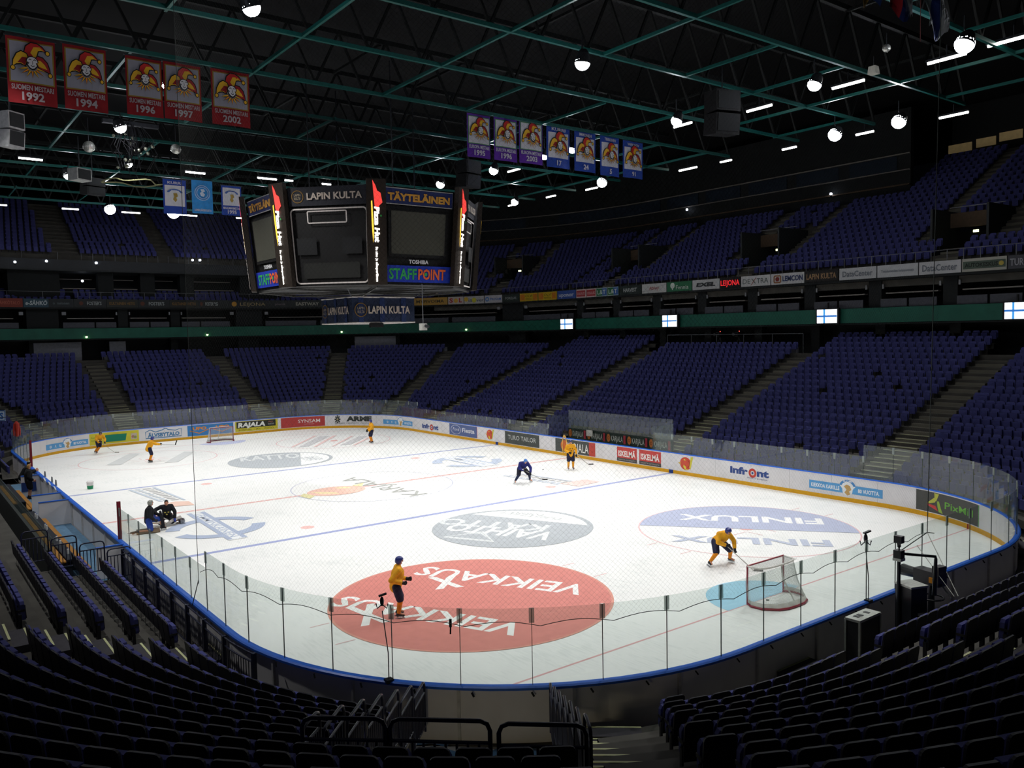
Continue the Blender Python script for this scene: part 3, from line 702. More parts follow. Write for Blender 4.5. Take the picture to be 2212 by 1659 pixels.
b = MB(); b.prism([(.2, -1.75), (.2, 1.55), (13, 1.55), (13, -1.75)], -.018, .004, 0, lambda o, l, z: tuple(vloc(o, l, z))); b.build('tunnel_floor', mat('tunnel_floor_grey', '9B9DA0', .6, vary=.08), T)
s = S2(); s.layer = 2
for L in ([(712, 1640), (714, 1628), (730, 1621), (755, 1623), (812, 1639), (909, 1626), (932, 1619), (960, 1624), (1018, 1640)], [(895, 1607), (932, 1602), (969, 1610)], [(1037, 1640), (1107, 1612), (1148, 1622), (1182, 1638)]):
    s.line([tuple(onz(*p)[:2]) for p in L], .2, '34597C')
s.build('floor_stripe', lambda u, v, d: (u, v, .006+d), T, .002, label='blue zigzag stripes')
RAIL = mat('rail_navy', '23263E', .35, .1, vary=.08, spec=.5)
def railing(p0, p1, h, label, nb=8, mid=.24, group=None, bottom=.12, round_=True, slope=0, r=.024):
    "tube frame with balusters between two floor points"
    p0, p1 = Vector(p0), Vector(p1); e = empty('railing', p0, label=label, cat='railing', group=group); up = Vector((0, 0, h)); t = (p1-p0).normalized(); c = min(.12, (p1-p0).length*.2)
    MB().tube([p0, p0+up-Vector((0, 0, c)), p0+up+t*c*.3-Vector((0, 0, c*.3)), p0+up+t*c, p1+up-t*c, p1+up-t*c*.3-Vector((0, 0, c*.3)), p1+up-Vector((0, 0, c)), p1], r, 8).build('frame', RAIL, e, smooth=True)
    MB().tube([p0+Vector((0, 0, h-mid)), p1+Vector((0, 0, h-mid))], r*.85, 6).build('middle_rail', RAIL, e)
    MB().tube([p0+Vector((0, 0, bottom)), p1+Vector((0, 0, bottom))], r*.85, 6).build('bottom_rail', RAIL, e)
    n = max(2, nb); L = (p1-p0).length
    me = MB().tube([(0, 0, bottom), (0, 0, h-mid)], r*.6, 5).mesh('baluster', RAIL)
    for i in range(1, n+1):
        q = p0+(p1-p0)*(i/(n+1)); o = link('baluster', me, e, world=False); o.location = q-p0; PM[o.name] = Matrix.Identity(4)
    return e
ORD2 = ['first', 'second', 'third', 'fourth', 'fifth', 'sixth', 'seventh', 'eighth']
for i in range(7):
    o0 = .47+.92*i; z = 1.5+.33*i
    for sg, nm in ((1, 'left'), (-1, 'right')):
        l0 = 1.27+.075*i if sg > 0 else -(1.25+.09*i); l1 = l0+sg*.065; o1 = o0+.84 if i < 6 else o0+.5
        railing(vloc(o0, l0, z-1.05), vloc(o1, l1, z-1.05), 1.05, 'dark blue railing on the %s tunnel side, %s frame from the boards' % (nm, ORD2[i]), 7, group='railings along the tunnel')
for i, (a, c_) in enumerate((((652, 1550), (832, 1553)), ((842, 1553), (1058, 1558)), ((1077, 1563), (1266, 1567)))):
    p0, p1 = onz(*a, 3.62), onz(*c_, 3.62); p0.z = p1.z = zk(7)
    railing(p0, p1, 3.62-zk(7), 'dark blue gate across the tunnel head, %s of three from the left' % ORD2[i], 8, mid=.28, group='gates at the head of the tunnel', r=.03)
P_ = vloc(VHEAD+1.2, .6, 1.85); e = empty('tunnel_lamp', P_, label='warm lamp on the ceiling inside the tunnel mouth', cat='lamp')
MB().box(P_, (.5, .5, .08)).build('fixture', mat('tunnel_lamp_case', '9A958A', .5), e); ld = bpy.data.lights.new('tunnel_glow', 'AREA'); ld.size = .5; ld.energy = 32; ld.color = (1, .86, .55)
lo = bpy.data.objects.new('tunnel_glow', ld); COL.objects.link(lo); lo.parent = e; lo.matrix_parent_inverse = PM[e.name].inverted(); lo.matrix_basis = Matrix.Translation(P_-Vector((0, 0, .06))) @ (-VE*.9+Vector((0, 0, -.5))).to_track_quat('-Z', 'Y').to_matrix().to_4x4()
# fence behind the boards on the left
F = empty('boards_fence', (-15.2, -11, 0), label='long dark blue picket fence standing behind the left boards', cat='fence')
ss = [SL+10.9+i*1.52 for i in range(9)]
bal = MB().tube([(0, 0, .15), (0, 0, 1.0)], .012, 4).mesh('picket', RAIL)
for i, s_ in enumerate(ss):
    x, y, nx, ny = path(s_, .32); MB().box((x, y, .62), (.09, .09, 1.22), 0, Matrix.Rotation(atan2(ny, nx), 3, 'Z')).build('post', RAIL, F)
    if i < 8:
        for z in (1.2, 1.0, .15): MB().tube([pv(q, .32, z) for q in ssteps(s_, ss[i+1], .4)], .022, 6).build('rail', RAIL, F)
        for j in range(1, 13):
            x, y, _, _ = path(s_+1.52*j/13, .32); o = link('picket', bal, F, world=False); o.location = Vector((x, y, 0))-Vector((-15.2, -11, 0)); PM[o.name] = Matrix.Identity(4)
for k in range(4):
    x0 = -15.62-.83*k; z = .2+.33*k
    railing((x0+.55, -11.0, z), (x0-.2, -11.0, z), 1.12, 'dark blue tube gate closing the %s row end beside the bench' % ORD2[k], 6, group='gates at the row ends by the bench')
# ------------------------------------------------------------------ players' bench on the left, penalty box on the right
BEN = empty('players_bench', (-16, 0, 0), label='players bench enclosure with blue floor behind the left boards', kind='structure')
MB().box((-16.2, 2, .05), (2.2, 25, .1)).build('bench_floor', mat('bench_floor_blue', '5B7F9C', .7, vary=.15), BEN)
MB().box((-17.5, 2, .75), (.12, 25, 1.5)).build('back_wall', mat('bench_wall', '3B3F3E', .7), BEN)
MB().box((-17.35, 2, 1.5), (.05, 25, .7)).build('back_glass', glassmat('bench_glass', (.85, .92, .9), .05, 1.3), BEN)
def partition(y, x1=-16.35, blue=False, lb=None):
    e = empty('partition_board', (-15.7, y, 0), label=lb, cat='partition')
    MB().box(((x1-15.1)/2, y, .66), (-15.1-x1, .07, 1.1)).build('panel', WH, e); MB().box(((x1-15.1)/2, y, 1.22), (-15.1-x1, .1, .04)).build('cap', CAP, e)
    if blue: MB().box(((x1-15.1)/2-.1, y-.04, .62), (.7, .02, .5)).build('blue_patch', ink('2E4684'), e)
partition(.6, lb='white partition board with blue cap at the end of the near bench'); partition(2.75, lb='white partition board with blue cap across the bench gap'); partition(9.6, -16.0, True, 'white partition board with dark blue patch at the far end of the bench')
partition(-10.1, -16.0, lb='white partition board closing the near end of the bench')
WOOD = mat('bench_wood', 'A8752F', .55, vary=.2, scale=5); DKS = mat('shelf_dark', '20242C', .5)
def bench(y0, y1, lb):
    e = empty('team_bench', (-16.5, (y0+y1)/2, .1), label=lb, cat='bench')
    for x in (-16.22, -16.42): MB().box((x, (y0+y1)/2, .52), (.17, y1-y0, .05)).build('seat_plank', WOOD, e)
    MB().box((-16.72, (y0+y1)/2, .9), (.3, y1-y0, .06)).build('shelf', DKS, e); MB().box((-16.56, (y0+y1)/2, .7), (.04, y1-y0, .4)).build('shelf_front', DKS, e); MB().box((-16.98, (y0+y1)/2, .86), (.16, y1-y0, .05)).build('rear_plank', WOOD, e)
    n = int((y1-y0)/1.6)
    for i in range(n+1):
        y = y0+.15+(y1-y0-.3)*i/n; MB().box((-16.32, y, .3), (.34, .08, .4)).build('support', DKS, e); MB().box((-16.85, y, .48), (.3, .08, .78)).build('support', DKS, e)
bench(-9.9, .3, 'long wooden team bench with dark bottle shelf, nearer half'); bench(3.1, 9.3, 'long wooden team bench with dark bottle shelf, farther half')
for i, y in enumerate((-9.0, -7.4, -6.6, -4.2, -3.9, -1.6, -1.2)):
    e = empty('water_bottle', (-16.7, y, .93), label='white water bottle on the bench shelf, %s from the railing end' % ORD2[i], cat='bottle', group='bottles on the bench shelf')
    MB().tube([(-16.7, y, .93), (-16.7, y, 1.09), (-16.7, y, 1.12)], [.04, .04, .02], 10).build('body', ink('D8DCDD'), e); MB().tube([(-16.7, y, 1.12), (-16.7, y, 1.16)], [.022, .012], 8).build('cap', ink('3A5FA8'), e)
for i, y in enumerate((4.2, 5.8, 7.4)):
    e = empty('bench_door', (-15.1, y, 0), label='white bench door with curved white handle, %s from the gap' % ORD2[i], cat='door', group='bench doors')
    MB().box((-15.13, y, .68), (.03, 1.3, 1.0)).build('panel', WH, e); MB().tube([(-15.17, y-.6, .9), (-15.22, y-.6, 1.25), (-15.22, y-.3, 1.33), (-15.2, y+.1, 1.3)], .03, 6).build('handle', ink('E4E4E0'), e)
for i, y in enumerate((5.1, 6.3, 8.6)):
    MB().box((-14.98, y, 1.36), (.05, .35, .28), taper=.7).build('glass_fin', mat('fin_grey', '8E9190', .4), label='grey padded stub on the boards by the bench, %s from the gap' % ORD2[i], cat='pad', group='stubs on the bench boards')
PB = empty('penalty_box', (16, -2.2, 0), label='penalty box enclosure with tall glass behind the right boards', kind='structure')
MB().box((16, -2.2, .05), (1.8, 10, .1)).build('box_floor', mat('box_floor', '77807C', .7), PB)
MB().box((16.95, -2.2, 1.25), (.08, 9.8, .72)).build('box_wall', ink('2E3B34'), PB)
MB().box((16.7, -2.2, .78), (.4, 9.6, .08)).build('box_bench', ink('C9CFC8'), PB); MB().box((16.9, -2.2, .45), (.06, 9.6, .7)).build('box_base', ink('AEB6B0'), PB)
for i in range(5):
    y0 = 2.7-1.96*i; MB().box((16.96, y0-.98, 2.25), (.014, 1.93, 1.28)).build('pane', GL, PB)
for y in (2.72, -7.1): MB().box((16.0, y, 1.9), (1.9, .014, 1.4)).build('pane', GL, PB)
mp = planemap((16.9, 2.7, .9), (0, -1, 0), (0, 0, 1))
s = S2(); s.layer = 2
for i in range(5):
    u = .06+1.95*i; s.disc(u+.2, .36, .17, 'C9783A', ry=.27).ring(u+.2, .36, .07, .1, '8E3A2A', n=14).text('KARJALA', u+.45, .18, .36, 'C6CBC2', w=1.1, bold=.01).rect(u+1.62, .08, .2, .56, 'B03A48')
s.build('lettering', mp, PB, .004)
MB().box((16.8, .35, 1.42), (.03, .62, .42)).build('paper_sign', ink('E8E6DC'), label='blank white sheet fixed on the penalty box wall', cat='sign')
# ------------------------------------------------------------------ balcony ring, suites, upper stand
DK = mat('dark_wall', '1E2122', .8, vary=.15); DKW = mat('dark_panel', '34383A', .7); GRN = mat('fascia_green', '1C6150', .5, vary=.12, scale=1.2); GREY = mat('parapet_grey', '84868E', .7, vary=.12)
S0, S1 = -13.0, 85.0
RS = ssteps(S0, S1, 1.2)
def ringbox(o0, o1, z0, z1, name, m, parent=None, ss=None, **k): return MB().sweep(ss or RS, [(o0, z0), (o0, z1), (o1, z1), (o1, z0)]).build(name, m, parent, **k)
CON = empty('concourse', label='dark concourse and suite level under and behind the balcony', kind='structure')
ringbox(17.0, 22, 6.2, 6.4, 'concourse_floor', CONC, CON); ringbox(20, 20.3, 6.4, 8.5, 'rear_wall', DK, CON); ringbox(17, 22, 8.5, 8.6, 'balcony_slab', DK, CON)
ringbox(16.95, 17.1, 8.62, 9.62, 'trim_1', GRN, kind='structure', label='dark green balcony fascia running all round the hall')
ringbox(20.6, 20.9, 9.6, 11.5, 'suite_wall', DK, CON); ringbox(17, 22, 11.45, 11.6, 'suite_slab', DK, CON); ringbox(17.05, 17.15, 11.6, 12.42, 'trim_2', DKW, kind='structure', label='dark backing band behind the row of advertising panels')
for a, c_ in ((15.6, 28.7), (43.6, a_deg(0, 29)), (a_deg(0, 33), a_deg(0, 58.5)), (a_deg(0, 62.5), ST1+ARC-.8), (ST1+ARC+1.2, ST1+ARC+10.9), (ST1+ARC+12.9, a_deg(1, 28)), (a_deg(1, 32), 84)):
    MB().sweep(ssteps(a, c_, .8), [(16.95, 6.2), (16.95, 6.98), (17.1, 6.98), (17.1, 6.2)]).build('parapet', GREY, CON, label='pale grey parapet at the top of the lower stand')
for s_ in (ST1+ARC+13.2, ST1+ARC+8.2-8.5+9.5, a_deg(0, 52)): MB().sweep([s_-.75, s_+.75], [(18.2, 6.4), (18.2, 8.3), (18.35, 8.3), (18.35, 6.4)]).build('wall_panel', GREY, CON, label='pale grey wall panel beside the stairs')
for i in range(20):
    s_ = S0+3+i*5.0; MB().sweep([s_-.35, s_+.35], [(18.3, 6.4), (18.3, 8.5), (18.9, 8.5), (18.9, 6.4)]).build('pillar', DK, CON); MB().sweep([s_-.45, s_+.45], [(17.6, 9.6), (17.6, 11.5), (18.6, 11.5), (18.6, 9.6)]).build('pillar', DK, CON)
    for q in (0, 1):
        a = s_+.7+q*1.95; MB().sweep(ssteps(a, a+1.8, .9), [(17.3, 9.65), (17.3, 10.2), (17.36, 10.2), (17.36, 9.65)]).build('suite_front', mat('suite_front_grey', '4A4C54', .6), CON)
    MB().sweep(ssteps(s_+.8, s_+4.3, .9), [(17.7, 10.55), (17.7, 10.63), (18.1, 10.63), (18.1, 10.55)]).build('suite_counter', mat('counter_pale', '85807A', .5), CON)
    for q in (.6, 4.4): MB().sweep([s_+q-.06, s_+q+.06], [(17.5, 10.9), (17.5, 11.2), (17.6, 11.2), (17.6, 10.9)]).build('speaker_box', mat('speaker_pale', '8A8C90', .6), CON)
# upper stand
def ubz(o, far): return (16.2 if far else 12.0)+.56*(o-17.6)
SFAR = 48.5
USTD = empty('upper_stand', label='steep dark upper stand above the balcony adverts', kind='structure')
def hit_up(x, y, far):
    d = ray(x, y); t = 20.; prev = None
    while t < 160:
        P = CAMP+d*t; o = sdist(P.x, P.y); v = P.z-ubz(o, far)
        if prev is not None and v > 0 and prev <= 0 and o > 17: return P
        if prev is not None and (v > 0) != (prev > 0) and o > 17: return P
        prev = v; t += .1
VOM = []
for p in ((1100, 602), (1352, 588), (1642, 563), (2072, 527)):
    P = hit_up(*p, False)
    if P: VOM.append((s_of(P.x, P.y), sdist(P.x, P.y)))
def upvom(s, o):
    for vs, vo in VOM:
        r = (RC+o)/RC if ST1 < s < ST1+ARC else 1
        if abs(s-vs)*r < 2.0 and vo-.3 < o < vo+3.9: return True
    return False
def upaisle(s, o):
    for vs, vo in VOM:
        r = (RC+o)/RC if ST1 < s < ST1+ARC else 1; q = abs(s-vs)*r
        if (1.9 < q < 3.3 and o > vo-.4) or (q < .9 and o <= vo): return True
    for vs in (ST1+ARC+4, ST1+ARC+13, a_deg(0, 66), a_deg(1, 40)):
        r = (RC+o)/RC if (ST1 < s < ST1+ARC or s > ST1+ARC+ST2) else 1
        if abs(s-vs)*r < .9: return True
    return False
USS = [S0+(S1-S0)*i/160 for i in range(161)]
for k in range(24):
    o0 = 17.7+.8*k; b = MB()
    for i in range(160):
        sa, sb = USS[i], USS[i+1]; sm = (sa+sb)/2; far = sm > SFAR
        if k > (15 if sm > 14.3 else 23) or upvom(sm, o0+.4): continue
        z0, z1 = ubz(o0-.8, far) if k else ubz(17.6, far)-1.0, ubz(o0, far)
        b.add([pv(sa, o0, z0), pv(sb, o0, z0), pv(sb, o0, z1), pv(sa, o0, z1), pv(sb, o0+.8, z1), pv(sa, o0+.8, z1)], [(0, 1, 2, 3), (3, 2, 4, 5)])
    if b.f: b.build('terrace_row', CONC, USTD)
for k in range(24):
    o = 17.7+.8*k; s = S0
    while s < S1:
        far = s > SFAR; r = (RC+o)/RC if (ST1 < s < ST1+ARC or s > ST1+ARC+ST2) else 1.
        if 0 < k <= (14 if s > 14.3 else 22) and not upvom(s, o) and not upaisle(s, o) and rng.random() > .004:
            x, y, nx, ny = path(s, o+.4)
            if seen((x, y, ubz(o, far)), 60): lowseat(LOWER_REST, x, y, ubz(o, far), nx, ny, s, o)
        s += .56/r
ORDV = ['nearest the scoreboard', 'second from the scoreboard', 'third from the scoreboard', 'farthest right']
for i, (vs, vo) in enumerate(VOM):
    far = False; x, y, nx, ny = path(vs, vo); rz = atan2(ny, nx)-pi/2; z = ubz(vo, far)
    e = empty('upper_entrance', (x, y, z), rz, label='dark entrance opening between stairs in the upper stand, %s' % ORDV[i], kind='structure')
    def bx(n, c, sz, m): o = link(n, MB().box(c, sz).mesh(n, m), e, world=False); PM[o.name] = Matrix.Identity(4); return o
    h = ubz(vo+3.9, far)-z
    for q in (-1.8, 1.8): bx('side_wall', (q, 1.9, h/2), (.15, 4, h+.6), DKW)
    bx('back_wall', (0, 3.6, h*.25), (3.6, .2, h*.5), mat('opening_shade', '08090A', .9)); bx('lintel', (0, 2.6, h-.35), (3.6, .3, 1.0), mat('lintel_brown', '5A4A3A', .7)); bx('rail_bar', (0, 2.5, h+.55), (3.6, .05, .05), GREY)  # black back panel stands in for the shade inside the opening
    o = link('exit_lamp', MB().box((0, 2.4, h-1.2), (.34, .08, .16)).mesh('exit_lamp', mat('exit_glow', 'E8F0B0', .4, 0, 0, emis=3)), e, world=False)
    for sg in (-1, 1):
        n = 0
        for k in range(24):
            oo = 17.7+.8*k
            if oo < vo-.3 or oo > (29.5 if vs > 14.3 else 35.5): continue
            for hh in (0, 1):
                o = link('step', ST_B if hh == 0 else ST_A, e, world=False); o.location = (sg*2.6, oo-vo+(.0 if hh == 0 else -.4), ubz(oo, far)-z+(.02 if hh == 0 else -.21)); o.scale = (1.25, 1, 1)
    for k in range(24):
        oo = 17.7+.8*k
        if oo < vo-.3:
            for hh in (0, 1):
                o = link('step', ST_B if hh == 0 else ST_A, e, world=False); o.location = (0, oo-vo+(.0 if hh == 0 else -.4), ubz(oo, far)-z+(.02 if hh == 0 else -.21)); o.scale = (1.5, 1, 1)
o = LOWER_REST.build('stadium_seats', [SB, SSH], label='rows of blue tip-up seats filling the lower and upper stands', cat='seats', kind='stuff')
# rails above the adverts
PALE = mat('rail_pale', '6D7074', .5, .2)
RF = empty('balcony_rail', label='thin pale rail with posts above the balcony adverts', kind='structure')
b = MB()
for i in range(0, 98):
    s_ = S0+1+i*1.0; z = 12.42
    if seen(pv(s_, 17.1, z)): MB().tube([pv(s_, 17.12, z), pv(s_, 17.12, z+.7)], .025, 4).build('post', PALE, RF)
MB().tube([pv(q, 17.12, 13.1) for q in RS], .022, 4).build('top_rail', PALE, RF)
# far end: second suite level under the upper stand
FS = ssteps(SFAR, S1, 1.2)
ringbox(17.3, 17.5, 15.2, 16.15, 'trim_3', mat('fascia_grey', '34373B', .6), kind='structure', ss=FS, label='grey fascia above the far suites'); ringbox(17.3, 24, 15.1, 15.22, 'trim_4', DKW, kind='structure', ss=FS); ringbox(22, 22.2, 12, 15.1, 'wall_far', DK, kind='structure', ss=FS)
for i in range(8):
    s_ = SFAR+6+i*3.9; MB().sweep([s_-.7, s_+.7], [(18.6, 12.4), (18.6, 15.1), (19.6, 15.1), (19.6, 12.4)]).build('pillar', DK, CON)
    MB().sweep([s_+.9, s_+3.1], [(19, 13.5), (19, 13.57), (19.3, 13.57), (19.3, 13.5)]).build('suite_counter', mat('counter_pale', '85807A', .5), CON); MB().sweep([s_+.9, s_+3.1], [(20.5, 14.5), (20.5, 14.56), (20.8, 14.56), (20.8, 14.5)]).build('suite_counter', mat('counter_pale', '85807A', .5), CON)
B = MB()
for k in range(3):
    o = 18.+.85*k; s = SFAR
    while s < S1:
        x, y, nx, ny = path(s, o+.4)
        if seen((x, y, 13)): lowseat(B, x, y, 12.0+.35*k, nx, ny, s, o)
        s += .56*RC/(RC+o) if (s < ST1+ARC or s > ST1+ARC+ST2) else .56
B.build('suite_seats', [SB, SSH], CON, kind='stuff')
for i in range(36):
    s_ = SFAR+i*1.0; MB().tube([pv(s_, 17.4, 16.15), pv(s_, 17.4, 16.85)], .025, 4).build('post', PALE, RF)
# back wall over the right upper stand
BW = empty('wall_right', label='dark rear wall with suite windows above the right upper stand', kind='structure')
bs = ssteps(14.3, SFAR+2, 1.2)
ringbox(30.6, 31, 18.6, 26, 'rear_wall', DK, BW, bs)
for z, h, m in ((19.8, .12, 'lintel_brown'), (21.0, .08, 'counter_pale'), (22.3, .1, 'counter_pale')): ringbox(30.4, 30.6, z, z+h, 'wall_band', _M[m], BW, bs)
for i in range(7):
    a = 15+i*5.2; MB().sweep(ssteps(a+.4, a+4.6, 1), [(30.5, 21.1), (30.5, 22.25), (30.58, 22.25), (30.58, 21.1)]).build('window_pane', mat('pane_dark', '27303C', .15, spec=.6), BW)
WARM = mat('window_warm', 'B8A070', .6, 0, .15, 2.0, emis=.10)
ringbox(37.6, 38, 22, 28, 'rear_wall', DK, BW, ssteps(S0, 14.3, 1.2))
for i, (x0, y0, x1, y1) in enumerate(((2048, 312, 2098, 333), (2108, 297, 2150, 320), (2158, 278, 2208, 312))):
    P = onoff(x0, (y0+y1)/2+4, 37.4); Q = onoff(x1, (y0+y1)/2-4, 37.4)
    s0, s1 = s_of(P.x, P.y), s_of(Q.x, Q.y); s0 -= PER if s0 > 80 else 0; s1 -= PER if s1 > 80 else 0
    MB().sweep(ssteps(min(s0, s1), max(s0, s1), .8), [(37.45, P.z-.25), (37.45, P.z+.45), (37.55, P.z+.45), (37.55, P.z-.25)]).build('window_%d' % (i+1), WARM, kind='structure', label='warm lit press box window high on the right')
# ------------------------------------------------------------------ advertising panels on the balcony front
def ribbon(xa, ya, xb, yb, bg, draw, lb, e=0):
    P, Q = onoff(xa, ya, 17.0), onoff(xb, yb, 17.0); s0, s1 = s_of(P.x, P.y), s_of(Q.x, Q.y)
    for _ in range(1):
        s0 -= PER if s0 > 100 else 0; s1 -= PER if s1 > 100 else 0
    mp = wallmap(s0, s1, 11.62, 17.0); L = abs(s1-s0); r = (RC+17)/RC
    # width measured on the curved front
    A = [pv(s0+(s1-s0)*i/8, 17, 0) for i in range(9)]; W = sum((A[i+1]-A[i]).length for i in range(8)); k = L/W
    mp2 = lambda u, v, d: mp(u*k, v, d)
    a, b_ = min(s0, s1)+.02*k, max(s0, s1)-.02*k
    pn = MB().sweep(ssteps(a, b_, .4), [(16.97, 11.62), (16.97, 12.42), (17.04, 12.42), (17.04, 11.62)]).build('advertising_panel', ink(bg), label=lb, cat='panel', group='advertising panels on the balcony front')
    s = S2(); s.layer = 8; draw(s, W, .8); s.build('lettering', mp2, pn, .006)
def T(st, c, h=.5, w=.8, y=None, bold=.02, e=0, sl=0): return lambda s, W, H: s.text(st, (1-w)/2*W, (1-h)/2*H if y is None else y*H, h*H, c, w=w*W, bold=bold, e=e, slant=sl)
def two(*f): return lambda s, W, H: [q(s, W, H) for q in f]
def sol(s, W, H): s.text('S', .08*W, .25*H, .55*H, 'B03038', w=.24*W, bold=.04); s.disc(.5*W, .48*H, .13*W, 'D9A83A', n=14); s.text('L', .7*W, .25*H, .55*H, 'B03038', w=.2*W, bold=.04)
def isover(s, W, H): s.disc(.1*W, .6*H, .1*W, 'D8B23A', n=14); s.text('is', .22*W, .25*H, .5*H, '3C4A60', w=.18*W); s.disc(.5*W, .45*H, .11*W, 'C8C23C', n=14); s.text('ver', .62*W, .25*H, .42*H, '3C4A60', w=.36*W)
def prosam(s, W, H): s.ring(.15*W, .5*H, .06*W, .11*W, '4A80C0', n=14); s.text('PROSAM', .32*W, .35*H, .3*H, '4A6FB0', w=.62*W, bold=.02)
def yel(s, W, H): s.rect(.04*W, .12*H, .24*W, .76*H, 'C77A26').rect(.74*W, .12*H, .22*W, .76*H, 'C77A26').text('OLVI', .32*W, .52*H, .28*H, '5A5410', w=.38*W).text('SIRKKALA', .32*W, .18*H, .2*H, '5A5410', w=.38*W)
def fennia(s, W, H): s.disc(.24*W, .62*H, .09*W, 'CFD8CF', n=14).rect(.22*W, .18*H, .04*W, .4*H, 'CFD8CF').text('Fennia', .38*W, .2*H, .42*H, 'CFD8CF', w=.5*W)
def lemcon(s, W, H): s.frame(.1*W, .18*H, .2*W, .62*H, .09, '8A5A2A', .1).disc(.2*W, .5*H, .06*W, '7A2A22', n=12).text('LEMCON', .36*W, .28*H, .46*H, '2E3C64', w=.6*W, bold=.03)
def lt(s, W, H): s.rect(0, 0, W*.55, H, '2C6A44').rect(.55*W, 0, .45*W, H, '3A62A0').frame(.02*W, .04, .96*W, H-.08, .05, 'B9C4BE').text('L&T', .12*W, .26*H, .48*H, 'DDE6E0', w=.76*W)
def redbox(s, W, H): s.rect(.06*W, .14*H, .88*W, .72*H, 'A83C40').text('OSUUS', .12*W, .34*H, .3*H, 'E0C0BE', w=.76*W)
def akate(s, W, H): s.text('Abloy', .3*W, .34*H, .36*H, '9A3A3A', w=.4*W, slant=.3).line([(.02*W, .2*H), (.45*W, .32*H)], .02, '8A8A8A').line([(.65*W, .6*H), (.98*W, .82*H)], .02, '8A8A8A')
def dextra(s, W, H): s.text('DE', .07*W, .26*H, .46*H, '55605C', w=.26*W); s.text('TRA', .55*W, .26*H, .46*H, '55605C', w=.38*W); s.line([(.38*W, .72*H), (.5*W, .26*H)], .06, '55605C'); s.line([(.36*W, .1*H), (.52*W, .78*H)], .05, '9A5048')
def lk(s, W, H): s.frame(.02*W, .05, .96*W, H-.1, .06, '141414').text('LAPIN KULTA', .06*W, .26*H, .46*H, '9A7B5A', w=.88*W, bold=.03)
def auto(s, W, H): s.rect(.03*W, .2*H, .94*W, .58*H, '4B5A4E').text('AUTOKESKUS', .07*W, .34*H, .3*H, '1E2620', w=.74*W, bold=.04).disc(.88*W, .5*H, .055*W, 'B8A44A', n=12)
def leijona(s, W, H): s.disc(.16*W, .5*H, .06*W, 'B8862E', n=14).text('LEIJONA', .3*W, .28*H, .42*H, 'A8946A', w=.6*W)
def fosters(s, W, H): s.disc(.14*W, .5*H, .07*W, '5A3020', n=12).text("FOSTER'S", .34*W, .3*H, .4*H, '9AA0A0', w=.5*W, bold=.02)
GOLDT = T('KULTAINEN HETKI', '7A5A28', .34, .82)
